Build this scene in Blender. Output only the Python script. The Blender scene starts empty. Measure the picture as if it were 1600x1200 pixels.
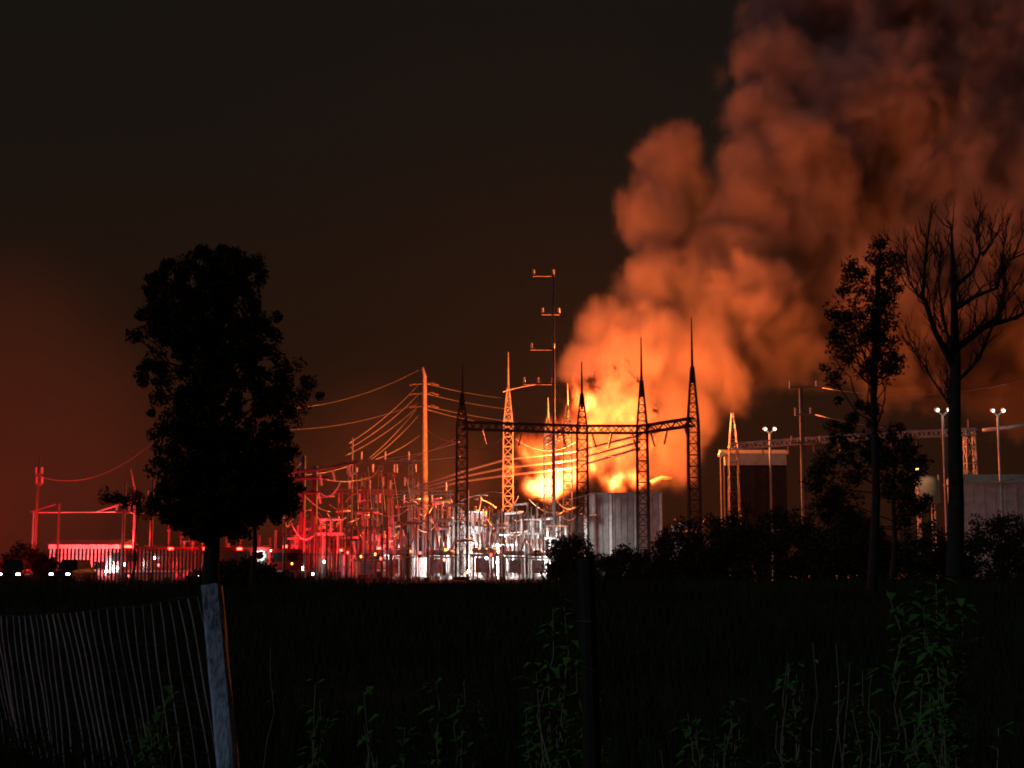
import bpy, math, random
from mathutils import Vector, Matrix, noise as mnoise

R = math.radians
rnd = random.Random(7)
scene = bpy.context.scene
col = scene.collection

# ------------------------------------------------------------------ camera
F = 2198.0                                   # focal length in photo pixels (1600 wide)
CAMZ = 1.6
TH = math.atan(280.0 / F)                    # pitched up a little
cam_d = bpy.data.cameras.new("camera")
cam_d.sensor_width = 36.0
cam_d.lens = 36.0 * F / 1600.0
cam_d.clip_start = 0.1
cam_d.clip_end = 3000.0
cam = bpy.data.objects.new("camera", cam_d)
col.objects.link(cam)
cam.location = (0, 0, CAMZ)
cam.rotation_euler = (R(90) + TH, 0, 0)
scene.camera = cam

# ------------------------------------------------------------------ night sky, added cool fill, exposure
w = bpy.data.worlds.new("World"); scene.world = w
w.use_nodes = True
nt = w.node_tree
bg = nt.nodes["Background"]
tc = nt.nodes.new("ShaderNodeTexCoord")
sx = nt.nodes.new("ShaderNodeSeparateXYZ")
rp = nt.nodes.new("ShaderNodeValToRGB")
nz = nt.nodes.new("ShaderNodeTexNoise"); nz.inputs["Scale"].default_value = 2.2; nz.inputs["Detail"].default_value = 3
ma = nt.nodes.new("ShaderNodeMath"); ma.operation = 'MULTIPLY_ADD'
ma.inputs[1].default_value = 0.12; ma.inputs[2].default_value = -0.06
ad = nt.nodes.new("ShaderNodeMath"); ad.operation = 'ADD'
nt.links.new(tc.outputs["Generated"], sx.inputs[0])
nt.links.new(tc.outputs["Generated"], nz.inputs["Vector"])
nt.links.new(nz.outputs[0], ma.inputs[0])
nt.links.new(sx.outputs[2], ad.inputs[0]); nt.links.new(ma.outputs[0], ad.inputs[1])
nt.links.new(ad.outputs[0], rp.inputs[0])
cr = rp.color_ramp
cr.elements[0].position = 0.0; cr.elements[0].color = (0.0230, 0.0068, 0.0030, 1)
cr.elements[1].position = 0.50; cr.elements[1].color = (0.0066, 0.0078, 0.0062, 1)
e = cr.elements.new(0.16); e.color = (0.0150, 0.0076, 0.0038, 1)
e = cr.elements.new(0.30); e.color = (0.0086, 0.0078, 0.0058, 1)
nt.links.new(rp.outputs[0], bg.inputs[0])
bg.inputs[1].default_value = 0.78

cool_fill_d = bpy.data.lights.new("cool_fill", 'SUN')
cool_fill_d.energy = 0.30; cool_fill_d.angle = R(0.5); cool_fill_d.color = (0.46, 0.66, 1.0)
cool_fill = bpy.data.objects.new("cool_fill", cool_fill_d); col.objects.link(cool_fill)
cool_fill.rotation_euler = (R(58), 0, R(-62))     # added fill for the cool foreground light, from behind the camera's left shoulder

vs = scene.view_settings
vs.view_transform = 'Standard'; vs.look = 'None'; vs.exposure = 0.0; vs.gamma = 1.0
cy = scene.cycles
cy.use_denoising = True
cy.pixel_filter_type = 'BLACKMAN_HARRIS'; cy.filter_width = 1.9
cy.volume_step_rate = 3.0
cy.volume_max_steps = 256
cy.volume_bounces = 1
cy.max_bounces = 4; cy.diffuse_bounces = 2; cy.glossy_bounces = 2; cy.transparent_max_bounces = 12
cy.sample_clamp_indirect = 4.0
cy.caustics_reflective = False; cy.caustics_refractive = False

# ------------------------------------------------------------------ pixel <-> place
ct, st = math.cos(TH), math.sin(TH)
def Zat(py, Y):
    t = (600 - py) / F
    return CAMZ + Y * (st + t * ct) / (ct - t * st)
def P(px, py, Y):
    z = Zat(py, Y)
    d = Y * ct + (z - CAMZ) * st
    return Vector(((px - 800) / F * d, Y, z))
def G(px, Y, z=0.0):
    d = Y * ct + (z - CAMZ) * st
    return Vector(((px - 800) / F * d, Y, z))

# ------------------------------------------------------------------ materials
def new_mat(name):
    m = bpy.data.materials.new(name); m.use_nodes = True
    return m, m.node_tree.nodes, m.node_tree.links, m.node_tree.nodes["Principled BSDF"]
def mat(name, c, rough=0.6, metal=0.0, var=0.35, scale=3.0, bump=0.0, bscale=20.0, c2=None):
    m, N, L, b = new_mat(name)
    t = N.new("ShaderNodeTexCoord")
    n = N.new("ShaderNodeTexNoise"); n.inputs["Scale"].default_value = scale
    n.inputs["Detail"].default_value = 5; n.inputs["Roughness"].default_value = 0.65
    L.new(t.outputs["Object"], n.inputs["Vector"])
    r = N.new("ShaderNodeValToRGB")
    lo = tuple(x * (1 - var) for x in c) if c2 is None else c2
    hi = tuple(min(1, x * (1 + var * 0.6)) for x in c)
    r.color_ramp.elements[0].position = 0.3; r.color_ramp.elements[0].color = (*lo, 1)
    r.color_ramp.elements[1].position = 0.72; r.color_ramp.elements[1].color = (*hi, 1)
    L.new(n.outputs[0], r.inputs[0]); L.new(r.outputs[0], b.inputs["Base Color"])
    b.inputs["Roughness"].default_value = rough; b.inputs["Metallic"].default_value = metal
    if bump:
        n2 = N.new("ShaderNodeTexNoise"); n2.inputs["Scale"].default_value = bscale; n2.inputs["Detail"].default_value = 4
        L.new(t.outputs["Object"], n2.inputs["Vector"])
        bp = N.new("ShaderNodeBump"); bp.inputs["Strength"].default_value = bump
        L.new(n2.outputs[0], bp.inputs["Height"]); L.new(bp.outputs[0], b.inputs["Normal"])
    return m
def emit(name, c, s):
    m, N, L, b = new_mat(name)
    b.inputs["Base Color"].default_value = (*c, 1)
    b.inputs["Emission Color"].default_value = (*c, 1)
    b.inputs["Emission Strength"].default_value = s
    return m
M = {
    'steel': mat('galvanised_steel', (0.38, 0.38, 0.39), 0.5, 0.35, 0.4, 1.5),
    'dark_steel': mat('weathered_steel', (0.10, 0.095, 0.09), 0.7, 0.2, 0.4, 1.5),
    'silhouette_steel': mat('silhouette_steel', (0.045, 0.042, 0.04), 0.8, 0.0, 0.4, 1.5),  # steel darkened so the front gantry reads as a backlit silhouette
    'alu': mat('aluminium_bus', (0.62, 0.62, 0.63), 0.38, 0.6, 0.2, 2),
    'wire': mat('conductor', (0.30, 0.28, 0.26), 0.45, 0.4, 0.2, 2),
    'porcelain': mat('brown_porcelain', (0.20, 0.11, 0.08), 0.25, 0, 0.3, 4),
    'grey_porcelain': mat('grey_porcelain', (0.52, 0.53, 0.55), 0.25, 0, 0.2, 4),
    'concrete': mat('concrete', (0.23, 0.225, 0.22), 0.85, 0, 0.45, 1.2, 0.4, 14),
    'paint_grey': mat('grey_enamel', (0.50, 0.51, 0.52), 0.45, 0, 0.25, 1.5),
    'paint_white': mat('white_sheet_metal', (0.74, 0.74, 0.74), 0.45, 0, 0.22, 1.2),
    'tan': mat('tan_sheet_metal', (0.42, 0.35, 0.26), 0.6, 0, 0.3, 1.5),
    'brown_wall': mat('dark_brown_siding', (0.035, 0.03, 0.026), 0.8, 0, 0.3, 1.5),
    'dark_wall': mat('shade_dark_concrete', (0.05, 0.048, 0.046), 0.9, 0, 0.5, 1.0, 0.3, 10),  # concrete darkened to put shade into the gaps behind the equipment
    'pink_wall': mat('pale_rib_siding', (0.40, 0.29, 0.27), 0.6, 0, 0.4, 1.0),
    'pole_wood': mat('treated_pole_wood', (0.20, 0.15, 0.105), 0.85, 0, 0.45, 2.5, 0.4, 12),
    'bark': mat('bark', (0.055, 0.042, 0.032), 0.95, 0, 0.4, 3, 0.6, 12),
    'leaf': mat('dark_leaf', (0.034, 0.040, 0.016), 0.85, 0, 0.4, 0.6),
    'grass': mat('field_grass', (0.036, 0.050, 0.015), 1.0, 0, 0.5, 0.25),
    'weed': mat('weed_leaf', (0.10, 0.24, 0.04), 0.9, 0, 0.4, 2),
    'stalk': mat('dry_stalk', (0.34, 0.33, 0.20), 0.8, 0, 0.4, 3),
    'soil': mat('field_soil', (0.05, 0.042, 0.027), 0.95, 0, 0.4, 0.3, 0.2, 3),
    'gravel': mat('crushed_stone', (0.25, 0.24, 0.23), 0.95, 0, 0.35, 3, 0.6, 10),
    'glass': mat('dark_glass', (0.02, 0.022, 0.025), 0.08, 0, 0.1, 1),
    'rubber': mat('rubber', (0.02, 0.02, 0.02), 0.85, 0, 0.2, 4),
    'red_paint': mat('red_vehicle_paint', (0.42, 0.02, 0.015), 0.3, 0, 0.15, 1),
    'white_paint': mat('white_vehicle_paint', (0.7, 0.7, 0.7), 0.3, 0, 0.1, 1),
    'black_paint': mat('black_vehicle_paint', (0.012, 0.012, 0.014), 0.25, 0, 0.1, 1),
    'chrome': mat('bright_metal', (0.7, 0.7, 0.7), 0.2, 1.0, 0.05, 1),
    'fence_wire': mat('fence_wire', (0.72, 0.76, 0.74), 0.6, 0.0, 0.6, 5),
    'post_wood_plain': mat('weathered_post', (0.66, 0.66, 0.68), 0.9, 0, 0.4, 7, 0.9, 34, (0.20, 0.20, 0.21)),
    'red_lamp': emit('red_beacon_lens', (1.0, 0.03, 0.02), 26),
    'white_lamp': emit('white_lamp_lens', (1.0, 0.96, 0.9), 40),
    'blue_lamp': emit('cool_lamp_lens', (0.72, 0.85, 1.0), 30),
    'flood_lamp': emit('yard_lamp_lens', (1.0, 0.97, 0.88), 2.2),
    'amber_lamp': emit('amber_lens', (1.0, 0.35, 0.05), 14),
}

def grain_mat():
    m, N, L, b = new_mat('weathered_post')
    t = N.new("ShaderNodeTexCoord"); mp = N.new("ShaderNodeMapping"); mp.inputs['Scale'].default_value = (38, 38, 2.2)
    L.new(t.outputs['Object'], mp.inputs[0])
    n = N.new("ShaderNodeTexNoise"); n.inputs['Scale'].default_value = 1.6; n.inputs['Detail'].default_value = 6; n.inputs['Roughness'].default_value = .7
    L.new(mp.outputs[0], n.inputs['Vector'])
    n2 = N.new("ShaderNodeTexNoise"); n2.inputs['Scale'].default_value = 5; n2.inputs['Detail'].default_value = 4
    L.new(t.outputs['Object'], n2.inputs['Vector'])
    ad_ = N.new("ShaderNodeMath"); ad_.operation = 'MULTIPLY_ADD'; L.new(n2.outputs[0], ad_.inputs[0]); ad_.inputs[1].default_value = .6; L.new(n.outputs[0], ad_.inputs[2])
    rr = N.new("ShaderNodeValToRGB"); L.new(ad_.outputs[0], rr.inputs[0]); c = rr.color_ramp
    c.elements[0].position = .62; c.elements[0].color = (.10, .095, .09, 1); c.elements[1].position = 1.0; c.elements[1].color = (.74, .75, .78, 1)
    e_ = c.elements.new(.78); e_.color = (.42, .42, .44, 1)
    L.new(rr.outputs[0], b.inputs['Base Color']); b.inputs['Roughness'].default_value = .85
    bp = N.new("ShaderNodeBump"); bp.inputs['Strength'].default_value = .8; bp.inputs['Distance'].default_value = .01
    L.new(ad_.outputs[0], bp.inputs['Height']); L.new(bp.outputs[0], b.inputs['Normal'])
    return m
M['post_wood'] = grain_mat()

for k_ in ('bark', 'leaf', 'grass', 'soil', 'weed', 'stalk', 'dark_wall', 'brown_wall', 'gravel', 'silhouette_steel'):
    M[k_].node_tree.nodes['Principled BSDF'].inputs['Specular IOR Level'].default_value = 0.0
M['grass'].node_tree.nodes['Principled BSDF'].inputs['Specular IOR Level'].default_value = 0.0

# ------------------------------------------------------------------ mesh helpers
class MB:
    def __init__(s): s.v = []; s.f = []
    def face(s, pts):
        i = len(s.v); s.v += [tuple(p) for p in pts]; s.f.append(tuple(range(i, i + len(pts))))
    def box(s, x0, x1, y0, y1, z0, z1, taper=1.0):
        i = len(s.v); cx, cy_ = (x0 + x1) / 2, (y0 + y1) / 2
        for z, k in ((z0, 1.0), (z1, taper)):
            s.v += [(cx + (x - cx) * k, cy_ + (y - cy_) * k, z) for x, y in ((x0, y0), (x1, y0), (x1, y1), (x0, y1))]
        s.f += [(i, i+3, i+2, i+1), (i+4, i+5, i+6, i+7), (i, i+1, i+5, i+4), (i+1, i+2, i+6, i+5), (i+2, i+3, i+7, i+6), (i+3, i, i+4, i+7)]
        return s
    def tube(s, pts, rad, n=6, caps=True):
        pts = [Vector(p) for p in pts]
        if not isinstance(rad, (list, tuple)): rad = [rad] * len(pts)
        base = len(s.v); up = None
        for k, p in enumerate(pts):
            t = (pts[min(k + 1, len(pts) - 1)] - pts[max(k - 1, 0)])
            if t.length < 1e-9: t = Vector((0, 0, 1))
            t.normalize()
            a = t.orthogonal().normalized() if up is None else (up - t * up.dot(t))
            if a.length < 1e-6: a = t.orthogonal()
            a.normalize(); up = a; b = t.cross(a)
            for j in range(n):
                an = 2 * math.pi * j / n
                s.v.append(tuple(p + (a * math.cos(an) + b * math.sin(an)) * rad[k]))
        for k in range(len(pts) - 1):
            for j in range(n):
                q = base + k * n
                s.f.append((q + j, q + (j + 1) % n, q + n + (j + 1) % n, q + n + j))
        if caps:
            s.f.append(tuple(base + j for j in range(n - 1, -1, -1)))
            q = base + (len(pts) - 1) * n
            s.f.append(tuple(q + j for j in range(n)))
        return s
    def lathe(s, prof, n=10, o=(0, 0, 0), axis=None):
        m = Matrix.Identity(3)
        if axis is not None: m = Vector((0, 0, 1)).rotation_difference(Vector(axis)).to_matrix()
        o = Vector(o); base = len(s.v)
        for r_, z in prof:
            for j in range(n):
                a = 2 * math.pi * j / n
                s.v.append(tuple(o + m @ Vector((r_ * math.cos(a), r_ * math.sin(a), z))))
        for k in range(len(prof) - 1):
            for j in range(n):
                q = base + k * n
                s.f.append((q + j, q + (j + 1) % n, q + n + (j + 1) % n, q + n + j))
        s.f.append(tuple(base + j for j in range(n - 1, -1, -1)))
        q = base + (len(prof) - 1) * n
        s.f.append(tuple(q + j for j in range(n)))
        return s
    def build(s, name, m, parent=None, smooth=False, loc=None):
        me = bpy.data.meshes.new(name); me.from_pydata(s.v, [], s.f); me.update()
        if isinstance(m, str): m = M[m]
        me.materials.append(m)
        if smooth: me.polygons.foreach_set("use_smooth", [True] * len(me.polygons))
        o = bpy.data.objects.new(name, me); col.objects.link(o)
        if parent is not None: o.parent = parent
        if loc is not None: o.location = loc
        return o
def tag(o, label=None, cat=None, group=None, kind=None):
    if label: o["label"] = label
    if cat: o["category"] = cat
    if group: o["group"] = group
    if kind: o["kind"] = kind
    return o
def empty(name, loc=(0, 0, 0), rz=0.0):
    o = bpy.data.objects.new(name, None); col.objects.link(o)
    o.empty_display_size = 0.2; o.location = loc; o.rotation_euler = (0, 0, rz)
    return o
KIDS = {}
def kids(o):
    return [c for c in bpy.data.objects if c.parent is o]
def copy_tree(o, parent=None):
    c = o.copy(); col.objects.link(c); c.parent = parent
    for ch in kids(o): copy_tree(ch, c)
    return c
def insul_prof(h, r=0.11, n=None):
    n = n or max(4, int(h / 0.14)); p = [(r * 0.55, 0)]
    for k in range(n):
        z = h * (k + 0.15) / n
        p += [(r * 0.5, z), (r, z + h * 0.18 / n), (r * 0.5, z + h * 0.6 / n)]
    p.append((r * 0.6, h)); return p
def lattice(mb, w0, w1, z0, z1, bays, lr, br, cx=0, cy_=0):
    cs = [(-1, -1), (1, -1), (1, 1), (-1, 1)]
    W = lambda t: (w0 + (w1 - w0) * t) / 2
    for a, b in cs:
        mb.tube([(cx + a * W(0), cy_ + b * W(0), z0), (cx + a * W(1), cy_ + b * W(1), z1)], lr, 4)
    for k in range(bays):
        t0, t1 = k / bays, (k + 1) / bays
        za, zb = z0 + (z1 - z0) * t0, z0 + (z1 - z0) * t1
        for s in range(4):
            c0, c1 = cs[s], cs[(s + 1) % 4]
            if k % 2: c0, c1 = c1, c0
            mb.tube([(cx + c0[0] * W(t0), cy_ + c0[1] * W(t0), za), (cx + c1[0] * W(t1), cy_ + c1[1] * W(t1), zb)], br, 4)
            mb.tube([(cx + c0[0] * W(t1), cy_ + c0[1] * W(t1), zb), (cx + c1[0] * W(t1), cy_ + c1[1] * W(t1), zb)], br, 4)
def truss(mb, a, b, hw, hh, bays, lr, br):
    a, b = Vector(a), Vector(b); d = (b - a).normalized(); side = Vector((-d.y, d.x, 0)).normalized(); up = Vector((0, 0, 1))
    cs = [(-1, -1), (1, -1), (1, 1), (-1, 1)]
    off = [side * c[0] * hw + up * c[1] * hh for c in cs]
    for o in off: mb.tube([a + o, b + o], lr, 4)
    for k in range(bays):
        p, q = a.lerp(b, k / bays), a.lerp(b, (k + 1) / bays)
        for s in range(4):
            o0, o1 = off[s], off[(s + 1) % 4]
            if k % 2: o0, o1 = o1, o0
            mb.tube([p + o0, q + o1], br, 4)
def lamp(name, loc, color, power, radius=0.3, spot=None, target=None):
    d = bpy.data.lights.new(name, 'SPOT' if spot else 'POINT')
    d.energy = power; d.color = color; d.shadow_soft_size = radius
    o = bpy.data.objects.new(name, d); col.objects.link(o); o.location = loc
    if spot:
        d.spot_size = R(spot); d.spot_blend = 0.6
        o.rotation_euler = (Vector(target) - Vector(loc)).to_track_quat('-Z', 'Y').to_euler()
    return o
ORD = ['first', 'second', 'third', 'fourth', 'fifth', 'sixth', 'seventh', 'eighth', 'ninth', 'tenth', 'eleventh', 'twelfth',
       'thirteenth', 'fourteenth', 'fifteenth', 'sixteenth', 'seventeenth', 'eighteenth', 'nineteenth', 'twentieth',
       'twenty-first', 'twenty-second', 'twenty-third', 'twenty-fourth', 'twenty-fifth', 'twenty-sixth', 'twenty-seventh',
       'twenty-eighth', 'twenty-ninth'] + ['thirtieth', 'thirty-first', 'thirty-second', 'thirty-third', 'thirty-fourth', 'thirty-fifth', 'thirty-sixth', 'thirty-seventh', 'thirty-eighth', 'thirty-ninth'] + ['fortieth'] + ['forty-' + x for x in ('first', 'second', 'third', 'fourth', 'fifth', 'sixth', 'seventh', 'eighth', 'ninth')] + ['fiftieth'] + ['fifty-' + x for x in ('first', 'second', 'third', 'fourth', 'fifth', 'sixth', 'seventh', 'eighth', 'ninth')] + ['sixtieth'] + ['sixty-' + x for x in ('first', 'second', 'third', 'fourth', 'fifth', 'sixth', 'seventh', 'eighth', 'ninth')]

# ================================================================== GROUND
def ground():
    mb = MB(); nx, ny = 90, 120
    xs = [-420 + 840 * i / nx for i in range(nx + 1)]
    ys = [-30 + 90 * j / 70 if j <= 70 else 60 + 1100 * ((j - 70) / 50) ** 2 for j in range(ny + 1)]
    for y in ys:
        for x in xs:
            z = 0.12 * mnoise.noise(Vector((x * 0.09, y * 0.09, 0))) if 2 < y < 95 else 0
            mb.v.append((x, y, z - 0.05))
    for j in range(ny):
        for i in range(nx):
            q = j * (nx + 1) + i
            mb.f.append((q, q + 1, q + nx + 2, q + nx + 1))
    o = mb.build('ground', 'soil', smooth=True); tag(o, 'dark overgrown field under the whole scene', None, None, 'structure')
    y = MB(); y.box(-75, 95, 103, 215, -0.5, 0.06)
    tag(y.build('substation_yard', 'gravel'), 'crushed stone yard of the substation', None, None, 'structure')
ground()

# ================================================================== SMOKE AND FIRE (voxel clouds shaped by noise)
def field_group(name, blobs, lo, hi, res, warp_s, warp_a, puff_s, puff_a, edge, dens, hull_thr, stretch):
    ng = bpy.data.node_groups.new(name, 'GeometryNodeTree')
    ng.interface.new_socket(name='Geometry', in_out='INPUT', socket_type='NodeSocketGeometry')
    ng.interface.new_socket(name='Geometry', in_out='OUTPUT', socket_type='NodeSocketGeometry')
    N, L = ng.nodes, ng.links
    gi, go = N.new('NodeGroupInput'), N.new('NodeGroupOutput')
    pos = N.new('GeometryNodeInputPosition')
    def math_(op, a, b=None, c=None):
        n = N.new('ShaderNodeMath'); n.operation = op
        for k, v in enumerate((a, b, c)):
            if v is None: continue
            if isinstance(v, (int, float)): n.inputs[k].default_value = v
            else: L.new(v, n.inputs[k])
        return n.outputs[0]
    def noise_(vec, scale, detail, rough):
        n = N.new('ShaderNodeTexNoise'); n.inputs['Scale'].default_value = scale
        n.inputs['Detail'].default_value = detail; n.inputs['Roughness'].default_value = rough
        L.new(vec, n.inputs['Vector']); return n
    nw = noise_(pos.outputs[0], warp_s, 3, 0.5)
    sub = N.new('ShaderNodeVectorMath'); sub.operation = 'SUBTRACT'
    L.new(nw.outputs[1], sub.inputs[0]); sub.inputs[1].default_value = (0.5, 0.5, 0.5)
    mul = N.new('ShaderNodeVectorMath'); mul.operation = 'MULTIPLY_ADD'
    L.new(sub.outputs[0], mul.inputs[0]); mul.inputs[1].default_value = (warp_a,) * 3
    L.new(pos.outputs[0], mul.inputs[2])
    best = None
    for c, r, wgt in blobs:
        d = N.new('ShaderNodeVectorMath'); d.operation = 'DISTANCE'
        L.new(mul.outputs[0], d.inputs[0]); d.inputs[1].default_value = tuple(c)
        v = math_('MULTIPLY_ADD', d.outputs['Value'], -wgt / r, wgt)
        best = v if best is None else math_('SMOOTH_MAX', best, v, 0.12)
    st_ = N.new('ShaderNodeVectorMath'); st_.operation = 'MULTIPLY'; L.new(mul.outputs[0], st_.inputs[0]); st_.inputs[1].default_value = (1, 1, stretch)
    n1 = noise_(st_.outputs[0], puff_s, 5, 0.6)
    bil = math_('ABSOLUTE', math_('MULTIPLY_ADD', n1.outputs[0], 4.0, -2.0))
    f = math_('ADD', best, math_('MULTIPLY_ADD', bil, puff_a, -puff_a * 0.45))
    n2 = noise_(st_.outputs[0], puff_s * 3.1, 3, 0.65)
    f = math_('ADD', f, math_('MULTIPLY_ADD', n2.outputs[0], puff_a * 1.3, -puff_a * 0.65))
    mr = N.new('ShaderNodeMapRange'); mr.interpolation_type = 'SMOOTHSTEP'
    L.new(f, mr.inputs[0]); mr.inputs[1].default_value = 0.0; mr.inputs[2].default_value = edge
    mr.inputs[3].default_value = 0; mr.inputs[4].default_value = dens
    vc = N.new('GeometryNodeVolumeCube')
    L.new(mr.outputs[0], vc.inputs['Density'])
    vc.inputs['Min'].default_value = lo; vc.inputs['Max'].default_value = hi
    vc.inputs['Resolution X'].default_value, vc.inputs['Resolution Y'].default_value, vc.inputs['Resolution Z'].default_value = res
    return ng, N, L, gi, go, vc
def cloud(name, blobs, margin, voxel, warp_s, warp_a, puff_s, puff_a, edge, dens, volmat, hullmat, hull_thr, hull_vox, zmin=0.2, stretch=1.0):
    lo = [min(c[k] - r for c, r, w_ in blobs) - margin for k in range(3)]
    hi = [max(c[k] + r for c, r, w_ in blobs) + margin for k in range(3)]
    lo[2] = max(lo[2], zmin)
    res = [max(8, int((hi[k] - lo[k]) / voxel)) for k in range(3)]
    args = (blobs, lo, hi, res, warp_s, warp_a, puff_s, puff_a, edge, dens, hull_thr, stretch)
    # outline of the cloud as a mesh
    ng, N, L, gi, go, vc = field_group(name + '_outline', *args)
    vm = N.new('GeometryNodeVolumeToMesh'); vm.resolution_mode = 'VOXEL_SIZE'
    vm.inputs['Voxel Size'].default_value = hull_vox; vm.inputs['Threshold'].default_value = hull_thr
    L.new(vc.outputs[0], vm.inputs[0]); L.new(vm.outputs[0], go.inputs[0])
    tmp_me = bpy.data.meshes.new('tmp'); tmp = bpy.data.objects.new('tmp', tmp_me); col.objects.link(tmp)
    md = tmp.modifiers.new('g', 'NODES'); md.node_group = ng
    dg = bpy.context.evaluated_depsgraph_get(); dg.update()
    me = bpy.data.meshes.new_from_object(tmp.evaluated_get(dg))
    bpy.data.objects.remove(tmp); bpy.data.node_groups.remove(ng)
    me.name = name; me.materials.clear(); me.materials.append(hullmat)
    o = bpy.data.objects.new(name, me); col.objects.link(o)
    ng, N, L, gi, go, vc = field_group(name + '_cloud', *args)
    sm = N.new('GeometryNodeSetMaterial'); sm.inputs['Material'].default_value = volmat
    L.new(vc.outputs[0], sm.inputs[0])
    jn = N.new('GeometryNodeJoinGeometry')
    L.new(gi.outputs[0], jn.inputs[0]); L.new(sm.outputs[0], jn.inputs[0])
    L.new(jn.outputs[0], go.inputs[0])
    o.modifiers.new('cloud', 'NODES').node_group = ng
    print(name, 'grid', res, 'outline faces', len(me.polygons))
    return o
def clear_mat(name):
    m, N, L, b = new_mat(name); N.remove(b)
    t = N.new('ShaderNodeBsdfTransparent'); L.new(t.outputs[0], N['Material Output'].inputs[0]); return m
def smoke_mat():
    m, N, L, b = new_mat('fire_lit_smoke'); N.remove(b)
    pv = N.new('ShaderNodeVolumePrincipled')
    pv.inputs['Color'].default_value = (0.60, 0.52, 0.46, 1)
    pv.inputs['Density'].default_value = 1.0
    pv.inputs['Anisotropy'].default_value = 0.05
    L.new(pv.outputs[0], N['Material Output'].inputs['Volume']); return m
def flame_mat():
    m, N, L, b = new_mat('flame'); N.remove(b)
    at = N.new('ShaderNodeAttribute'); at.attribute_name = 'density'
    rp_ = N.new('ShaderNodeValToRGB'); L.new(at.outputs['Fac'], rp_.inputs[0])
    c = rp_.color_ramp
    c.elements[0].position = 0.0; c.elements[0].color = (0, 0, 0, 1)
    c.elements[1].position = 1.0; c.elements[1].color = (1.0, 0.36, 0.10, 1)
    for p, cc in ((0.12, (0.16, 0.012, 0.003, 1)), (0.40, (0.52, 0.050, 0.008, 1)), (0.72, (0.88, 0.15, 0.022, 1))):
        e_ = c.elements.new(p); e_.color = cc
    pw = N.new('ShaderNodeMath'); pw.operation = 'POWER'; L.new(at.outputs['Fac'], pw.inputs[0]); pw.inputs[1].default_value = 1.9
    sc = N.new('ShaderNodeMath'); sc.operation = 'MULTIPLY'; L.new(pw.outputs[0], sc.inputs[0]); sc.inputs[1].default_value = 3.4
    em = N.new('ShaderNodeEmission'); L.new(rp_.outputs[0], em.inputs[0]); L.new(sc.outputs[0], em.inputs[1])
    L.new(em.outputs[0], N['Material Output'].inputs['Volume']); return m
S = lambda px, py, Y, r: (P(px, py, Y), r, 1.0)
def B(px, py, Y, r, wg=1.0): return (P(px, py, Y), r, wg)
smoke_blobs = [S(940, 640, 174, 5.0), S(975, 575, 176, 7), S(925, 515, 180, 4.6), S(1010, 540, 178, 8), S(1012, 440, 182, 6.6),
    S(1090, 570, 180, 8), S(1130, 480, 184, 11), S(1028, 345, 186, 6.6), S(1062, 280, 188, 7.4), S(1135, 385, 190, 11),
    S(1190, 190, 192, 7), S(1205, 105, 194, 7.5), S(1235, 300, 192, 13), S(1210, 550, 188, 9), S(1340, 440, 197, 17),
    S(1340, 190, 198, 16), S(1470, 330, 203, 22), S(1510, 120, 208, 22), S(1590, 470, 208, 17), S(1660, 260, 213, 28),
    S(1215, 10, 200, 8), S(1340, -30, 202, 15), S(1490, -70, 207, 20), S(1820, 320, 218, 28), S(1770, 60, 218, 27), S(985, 690, 175, 6.5), S(1045, 650, 178, 7.5), S(1050, 720, 177, 5.5), S(925, 690, 178, 6), S(1120, 600, 182, 8), S(905, 560, 180, 4.5), S(1400, 560, 205, 10), S(1480, 540, 210, 12), S(1590, 560, 214, 13)]
smoke = cloud('smoke_plume', smoke_blobs, 3.5, 0.60, 0.045, 11.0, 0.115, 0.50, 0.44, 0.34, smoke_mat(), clear_mat('smoke_edge'), 0.03, 1.6, 8.0, 0.8)
drift = [B(-60, 700, 135, 24, 2.2), B(80, 740, 140, 17, 1.6), S(230, 760, 142, 16), S(420, 760, 148, 16), S(560, 740, 150, 15), S(680, 760, 152, 12), S(-220, 720, 135, 22)]
ds = cloud('drifting_smoke', drift, 3, 2.2, 0.04, 10.0, 0.07, 0.3, 0.9, 0.0026, smoke_mat(), clear_mat('drift_edge'), 0.0012, 3.5, 0.5)
tag(ds, 'thin low smoke glowing dark red over the left yard', 'smoke', None, 'stuff')
tag(smoke, 'huge billowing smoke plume lit orange by the fire and drifting right', 'smoke', None, 'stuff')

flame_blobs = [B(858, 755, 163, 3.4, 2.0), B(828, 762, 163, 2.5, 1.6), B(888, 745, 163, 2.8, 1.5), B(838, 712, 163, 4.0, 1.0), B(920, 722, 162, 4.6, 1.0),
    B(955, 757, 163, 2.8, 1.3), B(985, 754, 163, 2.6, 1.3), B(965, 705, 162, 5.2, .85), B(935, 660, 160, 5.6, .95), B(975, 640, 158, 6.0, .95),
    B(915, 632, 163, 4.4, .85), B(1000, 620, 160, 4.4, .8), B(800, 738, 164, 3.0, .9), B(885, 685, 163, 4.6, .9), B(955, 608, 157, 5.4, .8), B(1000, 700, 162, 4.2, .75)]
fire = cloud('fire', flame_blobs, 1.5, 0.26, 0.14, 4.2, 0.34, 0.62, 1.1, 1.0, flame_mat(), clear_mat('flame_edge'), 0.08, 0.5, 0.3, 0.5)
tag(fire, 'roaring orange fire with a white hot core behind the grey barrier wall', 'fire', None, 'stuff')
FC = (1.0, 0.215, 0.042)
FL = (1.0, 0.15, 0.03)
lamp('fire_glow', P(858, 745, 161), FL, 95000, 2.0)
lamp('fire_glow', P(940, 690, 160), FL, 100000, 2.0)
lamp('fire_glow', P(965, 628, 154), FC, 115000, 2.0)

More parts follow.
